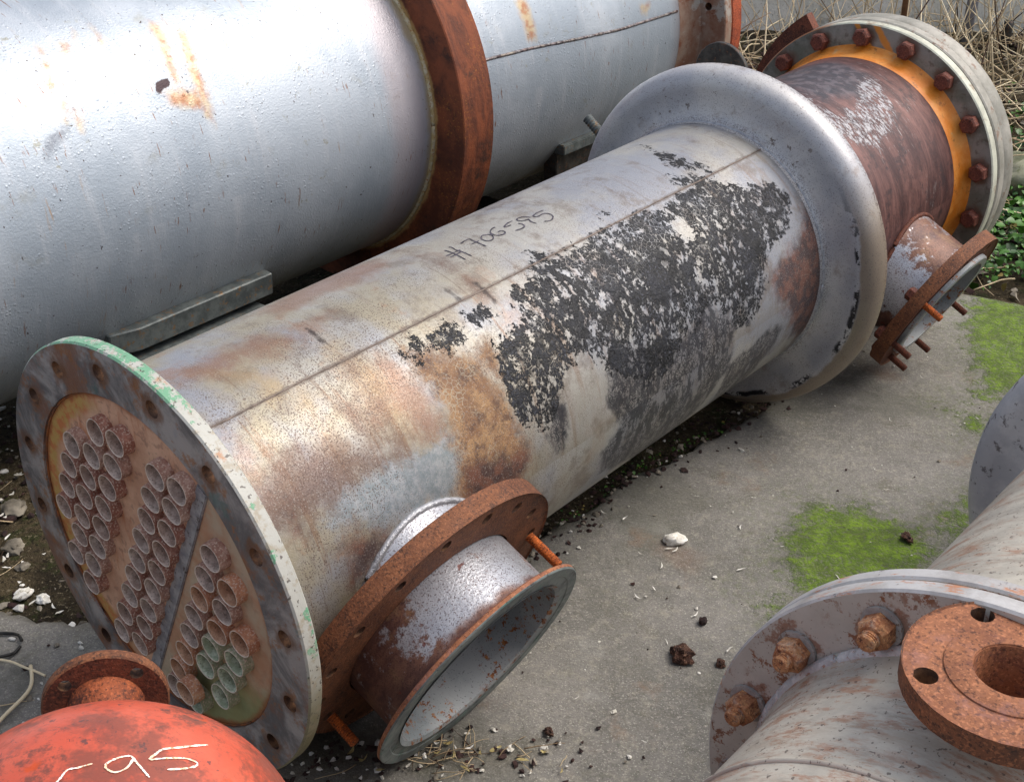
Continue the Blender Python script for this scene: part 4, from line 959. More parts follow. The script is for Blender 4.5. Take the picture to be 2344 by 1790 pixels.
prof = [(.024, .3)] + [(y, .3) for y in np.arange(.03, 1.575, .006)]
sh = finish('shell', lathe(prof, 320), M_shell, hx)
paint_shell(sh, .3, ['tar', 'crackle', 'clean', 'ochre', 'dkrust', 'salmon', 'yellow', 'brown', 'galv', 'dark'])

# seam weld along the shell and girth welds
V, F = [], []
pts = []
t0 = 66.2
for i in range(200):
    y = .03 + (1.57 - .03) * i / 199
    t = R_(t0 + .25 * mnoise.noise(Vector((y * 14, 0, 0))))
    pts.append((.2996 * math.cos(t), y, .2996 * math.sin(t)))
tube_mesh(V, F, pts, [.0017 + .0009 * mnoise.noise(Vector((i * .7, 3, 1))) for i in range(200)], 7)
raw('weld_seam', V, F, M_weld, hx, True)
ribbon('marker_writing', STAINS['writing'], .0030, M_ink, hx, shell_point(.3008), .6, rng)

# front flange, tubesheet
fl = finish('front_flange', flange(16, .0145, .340, .2985, .382, 0, .026, R_(7.0)), [M_fface, M_grim, M_hole], hx)
ts_bm = lathe([(.024, .299), (.012, .2985), (.006, .296), (.006, .2), (.006, .1), (.006, .0004)], 128)
tsh = finish('tubesheet', ts_bm, M_sheet, hx)
bm = bmesh.new()
p0, p1 = Vector((.176, 0, .2155)), Vector((-.075, 0, -.285))
d = (p1 - p0); mid = (p0 + p1) / 2
box(bm, Matrix.Translation((mid.x, .0045, mid.z)) @ Matrix.Rotation(-math.atan2(d.z, d.x), 4, 'Y'), d.length + .03, .006, .024, .0015)
finish('partition_strip', bm, M_groove, hx)
# weld bead round the tubesheet
bm = bmesh.new()
V, F = [], []
pts = [(.2965 * math.cos(t), .005, .2965 * math.sin(t)) for t in np.linspace(0, 2 * PI, 181)]
tube_mesh(V, F, pts, [.0022 + .0007 * mnoise.noise(Vector((i * .6, 0, 7))) for i in range(181)], 6)
raw('weld_bead', V, F, mat_plain('orange_weld_bead', (150, 88, 44), (104, 70, 54), 40, .8, .1, .002), hx, True)

TUBES = [[-0.063, 0.23], [-0.01, 0.233], [-0.149, 0.171], [-0.091, 0.175], [-0.032, 0.182], [-0.174, 0.122], [-0.118, 0.123], [-0.062, 0.128], [-0.197, 0.071], [-0.145, 0.073], [-0.089, 0.076], [-0.225, 0.016], [-0.168, 0.022], [-0.112, 0.026], [-0.192, -0.027], [-0.139, -0.026], [-0.222, -0.081], [-0.168, -0.079], [0.088, 0.216], [0.141, 0.215], [0.062, 0.164], [0.117, 0.169], [0.039, 0.113], [0.092, 0.116], [0.01, 0.061], [-0.191, -0.13], [0.064, 0.063], [-0.015, 0.009], [0.039, 0.013], [-0.039, -0.039], [0.015, -0.038], [-0.064, -0.089], [-0.012, -0.092], [-0.094, -0.145], [-0.036, -0.142], [-0.118, -0.197], [-0.064, -0.194], [0.199, 0.123], [0.175, 0.073], [0.229, 0.075], [0.15, 0.02], [0.207, 0.027], [0.125, -0.029], [0.182, -0.027], [0.101, -0.08], [0.24, -0.016], [0.157, -0.075], [0.077, -0.131], [0.216, -0.069], [0.132, -0.126], [0.047, -0.186], [0.189, -0.12], [0.027, -0.234], [0.09, -0.196], [0.161, -0.173], [0.079, -0.236]]
tube_me = []
for mt, mi_ in zip(M_tubes, M_tin):
    for v in range(2):
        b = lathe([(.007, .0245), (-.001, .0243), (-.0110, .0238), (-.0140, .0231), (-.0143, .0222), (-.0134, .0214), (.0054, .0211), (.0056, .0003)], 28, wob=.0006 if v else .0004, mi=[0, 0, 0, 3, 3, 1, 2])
        o = finish('tube', b, [mt, mi_, M_bore_shade, M_rimtan], hx, 50); tube_me.append(o.data); scene.collection.objects.unlink(o); bpy.data.objects.remove(o)
for i, (x, z) in enumerate(TUBES):
    if x > .05 and z < -.06 and x - z * .4 > .17: k = 2
    elif x - z * .48 > .06: k = 3 if rng.random() < .6 else 1
    else: k = 0 if rng.random() < .6 else 1
    o = bpy.data.objects.new('tube', tube_me[k * 2 + rng.randrange(2)])
    long_ = 2.0 if i == 53 else rng.uniform(.8, 1.3)
    o.matrix_basis = Matrix.Translation((x, 0.0, z)) @ Matrix.Rotation(rng.random() * 6.28, 4, 'Y') @ Matrix.Diagonal((1, 1, 1, 1)) @ Matrix.Rotation(rng.uniform(-.05, .05), 4, 'X')
    if long_ > 1.5:
        o.matrix_basis = Matrix.Translation((x, -.02, z))
        o['label'] = 'tube end standing further out than the rest'
    link(o, hx)

# expansion ring
ring_prof = [(1.555, .3004), (1.566, .3022), (1.573, .3075), (1.577, .316), (1.580, .330), (1.582, .350), (1.580, .368), (1.579, .382), (1.584, .397), (1.591, .407), (1.602, .4135), (1.614, .4175), (1.626, .4185), (1.637, .4185), (1.641, .417), (1.641, .408), (1.634, .39), (1.630, .35), (1.634, .32), (1.645, .3035), (1.67, .3005)]
finish('expansion_ring', lathe(ring_prof, 256, wob=.0008), M_ring, hx, 60)
V, F = [], []
pts = [(.3018 * math.cos(t), 1.567 + .0006 * math.sin(t * 37), .3018 * math.sin(t)) for t in np.linspace(0, 2 * PI, 241)]
tube_mesh(V, F, pts, [.0034 + .0012 * mnoise.noise(Vector((i * .9, 2, 7))) for i in range(241)], 7)
raw('weld_bead', V, F, M_weld_pale, hx, True)

# channel section, neck, rear flanges
ch = finish('rear_shell', lathe([(y, .3) for y in np.arange(1.655, 2.222, .006)], 240), M_channel, hx)
paint_shell(ch, .3, ['ch_white', 'ch_dark'])
finish('flange_neck', lathe([(2.216, .3002), (2.22, .302), (2.235, .3035), (2.252, .307), (2.266, .312), (2.2762, .319)], 160), M_orange, hx, 60)
rf = finish('rear_flange', flange(17, .013, .341, .299, .3745, 2.276, 2.306, R_(10.1)), [M_gflange, M_crim, M_hole], hx)
finish('gasket', lathe([(2.3062, .368), (2.311, .368)], 120), M_hole, hx)
finish('backing_flange', lathe([(2.311, .30), (2.311, .3725), (2.315, .3755), (2.340, .3765), (2.352, .371), (2.362, .3765), (2.398, .3745), (2.404, .370), (2.404, .0005)], 160), M_pale2, hx)
add_bolts(hx, 17, R_(10.1), .341, 2.2758, .041, .025, M_bolt)
# rusty lug on the far upper left of the rear flanges
bm = lathe([(2.36, .372), (2.36, .424), (2.39, .424), (2.39, .372)], 20, closed=True, a0=R_(126), a1=R_(165))
bmesh.ops.holes_fill(bm, edges=[e for e in bm.edges if e.is_boundary], sides=8)
finish('lifting_lug', bm, M_rust_dark, hx)
# dark half-round lug and threaded stud behind the ring
bm = bmesh.new()
n_ = 18; A = []; B = []
for i in range(n_ + 1):
    t = PI * i / n_
    A.append(bm.verts.new((.070 * math.cos(t), 0, .082 * math.sin(t)))); B.append(bm.verts.new((.070 * math.cos(t), .014, .082 * math.sin(t))))
bm.faces.new(A); bm.faces.new(B[::-1])
for i in range(n_ + 1):
    j = (i + 1) % (n_ + 1); bm.faces.new((A[i], B[i], B[j], A[j]))
bmesh.ops.recalc_face_normals(bm, faces=bm.faces)
bmesh.ops.bevel(bm, geom=[e for e in bm.edges], offset=.0015, segments=1, affect='EDGES')
o = finish('lifting_lug', bm, M_dark_steel, hx); a = R_(110)
o.matrix_basis = Matrix.Translation((-.150, 1.80, .325)) @ Matrix.Rotation(-(a - PI / 2), 4, 'Y') @ Matrix.Rotation(R_(8), 4, 'Z')
o['label'] = 'dark half-round lug behind the expansion ring'
a = R_(151)
o = finish('stud', stud(.014, .155, .008), M_bracket, hx)
o.matrix_basis = axis_frame(Vector((-.348, 1.69, .092)), Vector((-.814, 0, .581)))

# ---- nozzles
def nozzle_frame(yn, ph): 
    return axis_frame(Vector((0, yn, 0)), Vector((math.cos(ph), 0, math.sin(ph))))

NF = nozzle_frame(.315, -.4066)
def part(name, bm, mats, M=NF, sharp=32, parent=hx):
    o = finish(name, bm, mats, parent, sharp); o.matrix_basis = M; return o
def saddle_end(bm, r_shell, ymax):
    """Cut the inner end of a branch back to the shell surface."""
    for v in bm.verts:
        if v.co.y < ymax: v.co.y = math.sqrt(max(r_shell ** 2 - v.co.x ** 2 * 0 - v.co.z ** 2 * 1.0, .01)) * 1.0 - .004
sl = lathe([(.1, .181), (.24, .181), (.306, .181)], 96); saddle_end(sl, .3, .15)
part('nozzle_sleeve', sl, M_noz, NF)
V, F = [], []
pts = []
for t in np.linspace(0, 2 * PI, 161):
    z = .182 * math.sin(t); pts.append((.182 * math.cos(t), math.sqrt(.09 - z * z) + .004, z))
tube_mesh(V, F, pts, [.006 + .0012 * mnoise.noise(Vector((i * .9, 2, 3))) for i in range(161)], 7)
o = raw('weld_bead', V, F, M_weld_pale, hx, True); o.matrix_basis = NF
pl = part('nozzle_flange', flange(16, .0115, .236, .1765, .270, .335, .305, R_(11.25 + 90)), [M_rust_plate, M_rust_plate, M_hole])
part('nozzle_pipe', lathe([(.20, .165), (.30, .1732), (.436, .1732), (.447, .176), (.4495, .186)], 128), M_noz)
part('pipe_bore', lathe([(.459, .178), (.455, .1705), (.20, .1700)], 128), M_bore)
part('lap_ring', lathe([(.4495, .176), (.4495, .2155), (.4515, .2185), (.4575, .2185), (.4595, .2165), (.4585, .1985), (.4570, .1965), (.4570, .1775)], 160, closed=False), [M_lip])
part('rim_edge', lathe([(.4492, .186), (.4490, .2160), (.4512, .2190), (.4570, .2190)], 160), M_rust_warm)
V, F = [], []
a = R_(222)
tube_mesh(V, F, [(.1738 * math.cos(a), y, .1738 * math.sin(a)) for y in np.linspace(.33, .445, 30)], [.0018 + .0004 * mnoise.noise(Vector((i * .8, 0, 0))) for i in range(30)], 6)
o = raw('weld_seam', V, F, M_weld, hx, True); o.matrix_basis = NF
for aa, ln in ((180 - 8, .075), (180 + 141, .06)):
    a = R_(aa); o = finish('stud', stud(.0095, ln, .004), M_rust_orange, hx)
    o.matrix_basis = NF @ Matrix.Translation((.236 * math.cos(a), .335, .236 * math.sin(a)))

FF_ = nozzle_frame(2.01, -.4513)
sl = lathe([(.1, .1434), (.24, .1434), (.33, .1434), (.412, .1434)], 96); saddle_end(sl, .3, .15)
part('nozzle_pipe', sl, M_noz_far, FF_)
V, F = [], []; pts = []
for t in np.linspace(0, 2 * PI, 121):
    z = .145 * math.sin(t); pts.append((.145 * math.cos(t), math.sqrt(.09 - z * z) + .003, z))
tube_mesh(V, F, pts, [.006] * 121, 7)
o = raw('weld_bead', V, F, M_rust_dark, hx, True); o.matrix_basis = FF_
part('nozzle_flange', flange(8, .012, .176, .142, .206, .436, .408, R_(25)), [M_rust_dark, M_rust_plate, M_hole], FF_)
part('lap_ring', lathe([(.437, .158), (.446, .158), (.449, .155), (.449, .137), (.30, .1355)], 96), M_bore, FF_)
for aa in (155, 200, 245, 290, 335):
    a = R_(180 - aa); o = finish('stud', stud(.0090, .052, .004), M_rust_orange if aa < 160 else M_rust_dark, hx)
    o.matrix_basis = FF_ @ Matrix.Translation((.176 * math.cos(a), .436, .176 * math.sin(a)))
    nut = finish('nut', hexhead(.030, .022, 0, 0), M_bolt, hx)
    nut.matrix_basis = FF_ @ Matrix.Translation((.176 * math.cos(a), .408, .176 * math.sin(a)))

# ================================================================== big tank
tth = .6996
tk = thing('storage_tank', 'huge silver-painted horizontal tank with broad rust-red band behind the open-ended exchanger', 'tank', axis_frame(Vector((-1.4557, 2.5, .5591)), Vector((math.sin(tth), math.cos(tth), 0))))
ys = np.concatenate([np.linspace(-2.6, -.45, 30), np.arange(-.44, 1.41, .0125)])
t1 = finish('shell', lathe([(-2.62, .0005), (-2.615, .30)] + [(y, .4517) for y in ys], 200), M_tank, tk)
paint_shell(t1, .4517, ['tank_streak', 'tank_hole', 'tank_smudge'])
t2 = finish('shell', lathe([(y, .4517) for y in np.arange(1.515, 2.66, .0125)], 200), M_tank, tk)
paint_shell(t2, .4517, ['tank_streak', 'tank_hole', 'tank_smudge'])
finish('stiffening_ring', lathe([(1.405, .4505), (1.405, .5565), (1.408, .5591), (1.5205, .5591), (1.5235, .5565), (1.5235, .4505)], 200, wob=.0006), M_tring, tk)
V, F = [], []; pts = []
sm = STAINS['tank_seam']
for i in range(60):
    y = 1.53 + (2.55 - 1.53) * i / 59
    a_ = np.interp(y, [p[0] for p in sm], [p[1] for p in sm]) / .4517
    pts.append((.451 * math.cos(a_), y, .451 * math.sin(a_)))
tube_mesh(V, F, pts, [.0045 + .0012 * mnoise.noise(Vector((i * .9, 0, 0))) for i in range(60)], 7)
raw('weld_seam', V, F, M_tank, tk, True)
V, F = [], []
pts = [(.452 * math.cos(t), 1.402, .452 * math.sin(t)) for t in np.linspace(0, 2 * PI, 241)]
tube_mesh(V, F, pts, [.007 + .002 * mnoise.noise(Vector((i * .5, 0, 0))) for i in range(241)], 7)
raw('weld_bead', V, F, mat_plain('yellowed_weld', (176, 152, 104), (198, 188, 160), 40, .6, .1, .003, spots=(150, 90, 44)), tk, True)
finish('end_flange', flange(22, .0125, .504, .4505, .5658, 2.650, 2.690, R_(9.73)), [M_tanf, M_tanf, M_hole], tk)
finish('flange_neck', lathe([(2.56, .4525), (2.60, .458), (2.64, .466), (2.6495, .474)], 128), M_tanf, tk, 60)
finish('end_cover', lathe([(2.692, .30), (2.692, .563), (2.696, .5670), (2.745, .5670), (2.75, .563), (2.75, .0005)], 160), M_red_ring, tk)
# support angle welded low on the side: horizontal leg, upright leg
def bar(name, x0, x1, y0, y1, z0, z1, mat, parent, cut=0.0):
    bm = bmesh.new()
    box(bm, Matrix.Translation(((x0 + x1) / 2, (y0 + y1) / 2, (z0 + z1) / 2)), x1 - x0, y1 - y0, z1 - z0, .003)
    return finish(name, bm, mat, parent)
# top leg follows the shell at -33 degrees
a = R_(-32.7); px, pz = .4517 * math.cos(a), .4517 * math.sin(a)
bm = bmesh.new()
V = [(px - .02, .40, pz + .004), (px + .012, .40, pz + .002), (px + .030, .47, pz), (px + .030, .86, pz), (px - .02, .86, pz + .004)]
vt = [bm.verts.new(v) for v in V]; vb = [bm.verts.new((v[0] - .004, v[1], v[2] - .058)) for v in V]
bm.faces.new(vt); bm.faces.new(vb[::-1])
for i in range(5): bm.faces.new((vt[i], vb[i], vb[(i + 1) % 5], vt[(i + 1) % 5]))
bmesh.ops.recalc_face_normals(bm, faces=bm.faces); bmesh.ops.bevel(bm, geom=list(bm.edges), offset=.003, segments=1, affect='EDGES')
finish('support_bracket', bm, M_bracket, tk)
bar('support_bracket', px - .06, px + .075, .42, .83, pz - .105, pz - .077, M_bracket, tk)
bar('support_bracket', px + .02, px + .050, .43, .83, -.555, pz - .106, M_bracket, tk)
bar('support_bracket', px - .02, px + .03, 2.02, 2.23, pz - .02, pz + .012, M_bracket, tk)
bar('support_bracket', px - .05, px + .00, 2.02, 2.25, pz - .20, pz - .022, M_dark_steel, tk)
for yy in (-.3, 1.9):
    bm = bmesh.new(); box(bm, Matrix.Translation((0, yy, -.50)), .66, .16, .10, .004)
    finish('saddle', bm, M_dark_steel, tk)

# ================================================================== second exchanger (right)
h2 = thing('heat_exchanger', 'grey bolted-flange exchanger at the lower right with small rusty flanged nozzle on top', 'heat exchanger', axis_frame(Vector((.5587, 1.023, .3879)), Vector((math.sin(.7228), math.cos(.7228), 0))))
finish('channel_shell', lathe([(-.85, .0005), (-.84, .2), (-.80, .29)] + [(y, .3074) for y in np.arange(-.78, -.05, .02)] + [(-.045, .309), (-.02, .314), (-.0005, .322)], 160), M_vg, h2, 50)
finish('front_flange', flange(16, .012, .346, .30, .3914, 0, .026, R_(9)), [M_fl2, M_prim, M_hole], h2)
finish('gasket', lathe([(.0262, .384), (.0298, .384)], 128), M_hole, h2)
finish('backing_flange', flange(16, .012, .346, .29, .3914, .030, .0534, R_(9)), [M_fl2, M_prim, M_hole], h2)
finish('shell', lathe([(y, .297) for y in np.arange(.05, .845, .02)] + [(1.0, .297), (2.4, .297), (2.41, .0005)], 160), M_vg, h2)
rp = [(y - 1.619 + .858, (r if r < .305 else .297 + (r - .3) * (.1061 / .118))) for y, r in ring_prof]
rp = [(y, max(r, .2974)) for y, r in rp]
finish('expansion_ring', lathe(rp, 200, wob=.001), mat_plain('speckled_grey_ring', (184, 184, 186), (206, 205, 204), 12, .5, .3, .001, 120, spots=(84, 76, 76)), h2, 60)
V, F = [], []
pts = [(.313 * math.cos(t), -.006, .313 * math.sin(t)) for t in np.linspace(0, 2 * PI, 181)]
tube_mesh(V, F, pts, [.011 + .0022 * mnoise.noise(Vector((i * .45, 5, 0))) for i in range(181)], 8)
raw('weld_bead', V, F, mat_plain('painted_rough_weld', (176, 174, 174), (204, 202, 200), 40, .5, .1, .003, spots=(150, 104, 76)), h2, True)
V, F = [], []
pts = [(.3078 * math.cos(t), -.215, .3078 * math.sin(t)) for t in np.linspace(0, 2 * PI, 161)]
tube_mesh(V, F, pts, [.0035 + .001 * mnoise.noise(Vector((i * .6, 9, 0))) for i in range(161)], 6)
raw('weld_seam', V, F, M_vg, h2, True)
nutp = None
M_nutr = mat_rust('nut_rust_with_paint', (150, 92, 58), (176, 128, 86), (96, 44, 34), sc=40, bump=.0006, light=(196, 184, 164))
M_wash = mat_plain('grey_washer', (146, 142, 138), (170, 166, 160), 50, .6, .2, .001, spots=(110, 80, 60))
for i in range(16):
    a = R_(9) + i * 2 * PI / 16
    Mb = Matrix.Translation((.346 * math.cos(a), 0, .346 * math.sin(a)))
    if nutp is None:
        nutp = finish('nut', hexhead(.037, .026, 0, 0), M_nutr, h2, 25)
        w_ = finish('washer', lathe([(-.0005, .0262), (-.0048, .0262), (-.0053, .024), (-.0053, .010)], 28), M_wash, nutp)
        s_ = finish('stud', lathe([(0, .0118), (-.006, .0118), (-.0065, .0106), (-.009, .0118), (-.0098, .0106), (-.0125, .0118), (-.015, .0100), (-.016, .006), (-.016, .0003)], 20), M_nutr, nutp)
        w_.matrix_basis = Matrix.Translation((0, .003, 0)); s_.matrix_basis = Matrix.Translation((0, -.024, 0)) @ Matrix.Rotation(.06, 4, 'X')
        kids = [w_, s_]; nutp.matrix_basis = Mb @ Matrix.Translation((0, -.003, 0)); continue
    o = nutp.copy(); link(o, h2); o.matrix_basis = Mb @ Matrix.Translation((0, -.003, 0)) @ Matrix.Rotation(rng.random() * 3, 4, 'Y')
    for k in kids:
        q = k.copy(); link(q, o)
N2 = axis_frame(Vector((0, -.0766, 0)), Vector((math.cos(1.5995), 0.0001, math.sin(1.5995))))
N2 = frame(Vector((0, -.0766, 0)), Vector((0, 1, 0)), Vector((math.cos(1.5995), 0, math.sin(1.5995))), Vector((0, 1, 0)).cross(Vector((math.cos(1.5995), 0, math.sin(1.5995)))))
part('nozzle_flange', flange(4, .0125, .0895, .0395, .1097, .380, .3575, R_(46.4 + 0), ch=.002), [M_rust_warm, M_rust_plate, M_hole], N2, 32, h2)
part('raised_face', lathe([(.378, .0685), (.3818, .068), (.3822, .0672), (.3822, .0405), (.378, .0395), (.25, .0385)], 72), M_rust_warm, N2, 32, h2)
part('nozzle_pipe', lathe([(.29, .060), (.30, .052), (.315, .0475), (.345, .0475), (.352, .052), (.358, .062)], 64), M_vg, N2, 40, h2)

# ================================================================== red vessel
bev = -.2726
rv = thing('pressure_vessel', 'coral red vessel end marked 595 with a rusty nozzle flange at bottom left', 'vessel', frame(Vector((-.4057, .8716, .5639)), Vector((math.cos(bev), -math.sin(bev), 0)), Vector((math.sin(bev), math.cos(bev), 0)), Vector((0, 0, 1))))
dp = [(.1723 * math.cos(t), .2037 * math.sin(t)) for t in np.linspace(.12, PI / 2, 40)]
dp = dp + [(y, .2037) for y in (-.05, -.15, -.3, -.45)] + [(-.5, .15), (-.52, .0005)]
finish('body', lathe([(dp[0][0] + .001, .0005)] + dp, 160), M_red, rv, 60)
finish('nozzle_neck', lathe([(.160, .034), (.20, .030), (.235, .030), (.252, .036), (.268, .043), (.2775, .0445)], 64), M_rust_warm if False else M_rust, rv, 60)
finish('nozzle_flange', flange(4, .0080, .0575, .018, .0733, .278, .293, R_(45), ch=.002), [M_rust_dark, M_rust_plate, M_hole], rv)
bm = bmesh.new()
for yy in (-.12, -.40):
    box(bm, Matrix.Translation((0, yy, -.37)), .26, .05, .38, .004)
finish('leg_frame', bm, M_dark_steel, rv)
inv = rv.matrix_world.inverted() if False else None
rvm = frame(Vector((-.4057, .8716, .5639)), Vector((math.cos(bev), -math.sin(bev), 0)), Vector((math.sin(bev), math.cos(bev), 0)), Vector((0, 0, 1))).inverted()
def dome_surf(p):
    # p is a unit-sphere direction in the vessel's own axes
    d = Vector(p).normalized()
    if d.y < 0:
        n = Vector((d.x, 0, d.z)).normalized()
        return Vector((n.x * .2045, d.y * .1723, n.z * .2045)), n
    q = Vector((d.x * .2037, d.y * .1723, d.z * .2037)); n = Vector((d.x / .2037, d.y / .1723, d.z / .2037)).normalized()
    return q + n * .0008, n
DW = []
for st in STAINS['dome_writing']:
    q = []
    for p in st: q.append(tuple(p))
    DW.append(q)
ribbon('painted_number', DW, .0019, M_chalk, rv, dome_surf, .8, rng)
# ================================================================== wall, posts, plants, stones
bm = bmesh.new()
box(bm, Matrix.Translation((1.0, 6.62, .9)), 16.0, .22, 2.1, .01)
w = finish('wall', bm, M_wall); tag(w, 'pale grey rendered wall behind the weeds at the top of the yard', 'wall')
V, F = [], []
def post(name, x, y, r, h, lean, mat, label, cat):
    V, F = [], []
    tube_mesh(V, F, [(x + lean * k / 6, y, -.05 + h * k / 6) for k in range(7)], [r] * 7, 10)
    o = raw(name, V, F, mat, smooth=True); tag(o, label, cat); return o
post('post', 2.15, 6.15, .026, 1.4, .05, M_post, 'slim grey metal post standing before the wall at top right', 'post')
post('stake', 1.78, 5.9, .017, 1.1, -.03, M_stake, 'brown wooden stake among dead stems left of the grey post', 'stake')
post('stub', 2.28, 6.0, .022, .20, .01, M_dark_steel, 'short dark stump post right of the grey metal post', 'post')

def rock(name, loc, size, mat, label, cat, seed, sub=3, rough=.28):
    bm = bmesh.new(); bmesh.ops.create_icosphere(bm, subdivisions=sub, radius=1)
    for v in bm.verts:
        d = 1 + rough * mnoise.fractal(v.co * 1.3 + Vector((seed, 0, 0)), .8, 2.2, 4) + rough * .3 * mnoise.cell(v.co * 2.5 + Vector((seed, 3, 0)))
        v.co = Vector((v.co.x * size[0] * d, v.co.y * size[1] * d, v.co.z * size[2] * d))
    o = finish(name, bm, mat, None, 50)
    o.location = loc; o.rotation_euler = (0, 0, seed)
    if label: tag(o, label, cat)
    return o
rock('stone', (.344, 2.217, .008), (.026, .016, .012), M_stone_white, 'flat white oval stone lying alone on the concrete', 'stone', 3.14, rough=.32)
rock('cinder', (.320, 1.853, .012), (.021, .018, .017), M_stone_brown, 'large dark brown pitted clinker lump on open concrete', 'stone', 5.2, rough=.5)
rock('cinder', (.390, 1.835, .005), (.009, .008, .007), M_stone_brown, 'small brown cinder just right of the large clinker lump', 'stone', 1.2, rough=.5)
rock('cinder', (.065, 1.66, .005), (.010, .007, .007), M_stone_brown, 'reddish brown cinder near the lower middle edge of the concrete', 'stone', 2.2, rough=.5)
rock('stone', (.372, 1.955, .006), (.009, .008, .008), M_pebble_dark, 'dark pebble beside a white feather scrap above the clinker lump', 'stone', 4.2, rough=.4)
rock('stone', (.842, 2.225, .007), (.016, .010, .008), M_stone_brown, 'brown crumb of clinker lying on the moss patch', 'stone', 1.9, rough=.5)
rock('boulder', (1.86, 4.27, .02), (.20, .14, .11), M_stone_pale, 'pale mossy concrete lump right of the far bolted flange', 'stone', 2.0, 4)
rock('boulder', (2.5, 4.9, .02), (.16, .12, .08), M_stone_pale, 'smaller grey-green lump near the right edge beneath the wall', 'stone', 6.0, 4)
for i, (x, y, s) in enumerate(((-1.107, 2.36, .030), (-1.06, 2.216, .026), (-.99, 2.06, .019), (-.945, 2.045, .015), (-1.02, 2.15, .014))):
    lab = ['largest pale rubble stone in the dark soil at the left edge', 'flat grey rubble stone below the largest one at left', 'creamy stone beside the left flange edge', 'small white stone nearest the flange at left', 'small buff stone between the rubble stones at left'][i]
    rock('stone', (x, y, -.012), (s, s * .8, s * .5), M_stone_white if i in (2, 3) else M_pebble, lab, 'stone', i * 1.7 + .4, rough=.4)

# loose grit: many small stones and crumbs, one mesh
ico = bmesh.new(); bmesh.ops.create_icosphere(ico, subdivisions=1, radius=1)
IV = np.array([v.co[:] for v in ico.verts]); IF = [tuple(v.index for v in f.verts) for f in ico.faces]; ico.free()
def grit(name, spots, mats, seed=1):
    r = np.random.default_rng(seed); V = []; F = []; idx = []; base = 0
    for (x, y, z, s, m_) in spots:
        j = IV * (1 + .35 * r.standard_normal((len(IV), 1))) * np.array([s * r.uniform(.7, 1.4), s * r.uniform(.7, 1.3), s * r.uniform(.4, .8)])
        t = r.uniform(0, 6.28); c_, s_ = math.cos(t), math.sin(t)
        j = np.stack([j[:, 0] * c_ - j[:, 1] * s_, j[:, 0] * s_ + j[:, 1] * c_, j[:, 2]], 1) + (x, y, z)
        V.extend(map(tuple, j)); F.extend(tuple(a + base for a in f) for f in IF); idx.extend([m_] * len(IF)); base += len(IV)
    o = raw(name, V, F, mats, idx=idx); o['kind'] = 'stuff'; return o
sp = []
R0 = random.Random(3)
for i in range(210):   # on the concrete
    x = R0.uniform(-.3, 1.5); y = R0.uniform(1.5, 3.2)
    if y > slab_edge(x) - .04: continue
    sp.append((x, y, .0015, R0.choice((.0014, .002, .0025, .0035)) * R0.uniform(.6, 1.3), R0.choice((0, 1, 1, 2, 2))))
for i in range(520):   # along the broken edge and under the exchanger
    t = R0.random(); x = -.75 + 1.45 * t; y = slab_edge(x) + R0.gauss(-.0, .05)
    sp.append((x, y, -.004 if y > slab_edge(x) else .001, R0.uniform(.002, .008), R0.choice((1, 1, 1, 1, 0, 1, 1, 1, 2, 0))))
for i in range(900):   # dark corner at the left
    x = R0.uniform(-1.5, -.7); y = R0.uniform(1.95, 2.9)
    sp.append((x, y, -.022, R0.choice((.003, .004, .006, .009)) * R0.uniform(.7, 1.3), R0.choice((0, 1, 0, 1, 1, 2))))
for i in range(240):    # dirt by the near nozzle
    x = R0.gauss(-.25, .20); y = 1.60 + R0.gauss(0, .035)
    sp.append((x, y, .002, R0.uniform(.0015, .006), R0.choice((0, 1, 1, 1, 2))))
for i in range(90):
    x = R0.uniform(-1.25, -.75); y = R0.uniform(1.6, 1.93)
    sp.append((x, y, .002, R0.uniform(.002, .007), R0.choice((1, 1, 0, 2))))
for i in range(1500):  # soil under the weeds
    x = R0.uniform(.2, 3.0); y = R0.uniform(3.2, 6.4)
    if y < slab_edge(x): continue
    sp.append((x, y, -.02, R0.uniform(.005, .022), R0.choice((0, 1, 0))))
grit('gravel', sp, [M_pebble, M_pebble_dark, M_chip], 4)

# pale scraps (feathers, paper, flakes of paint) and dry leaf bits, one mesh
V, F, idx = [], [], []
def scrap(x, y, z, l, w_, m_):
    t = R0.uniform(0, 6.28); c_, s_ = math.cos(t), math.sin(t); b = len(V); n = 5
    for i in range(n):
        u = -1 + 2 * i / (n - 1); ww = w_ * (1 - u * u * .85) ; cv = .25 * l * u * u
        for sg in (-1, 1):
            px_, py_ = u * l, cv + sg * ww
            V.append((x + px_ * c_ - py_ * s_, y + px_ * s_ + py_ * c_, z + .002 * abs(u) + R0.uniform(0, .0015)))
    for i in range(n - 1): F.append((b + 2 * i, b + 2 * i + 2, b + 2 * i + 3, b + 2 * i + 1)); idx.append(m_)
for i in range(85):
    x = R0.uniform(-.1, 1.4); y = R0.uniform(1.55, 3.1)
    if y > slab_edge(x) - .03: continue
    scrap(x, y, .002, R0.uniform(.003, .011), R0.uniform(.0006, .0016), 0)
for (x, y) in ((.345, 2.185), (.33, 2.19), (.25, 2.03), (.36, 1.975), (.31, 2.13), (.47, 2.12), (.41, 1.875), (.20, 2.32), (.245, 2.30)):
    scrap(x, y, .003, .011, .0016, 0)
for i in range(34):
    scrap(R0.gauss(-.12, .10), 1.61 + R0.gauss(0, .025), .004, R0.uniform(.004, .011), R0.uniform(.001, .004), R0.choice((0, 1, 1)))
for i in range(60):
    scrap(R0.uniform(-1.4, -.8), R0.uniform(1.98, 2.6), -.012, R0.uniform(.004, .012), R0.uniform(.002, .004), 0)
o = raw('litter', V, F, [M_chip, M_dryleaf], idx=idx); o['kind'] = 'stuff'

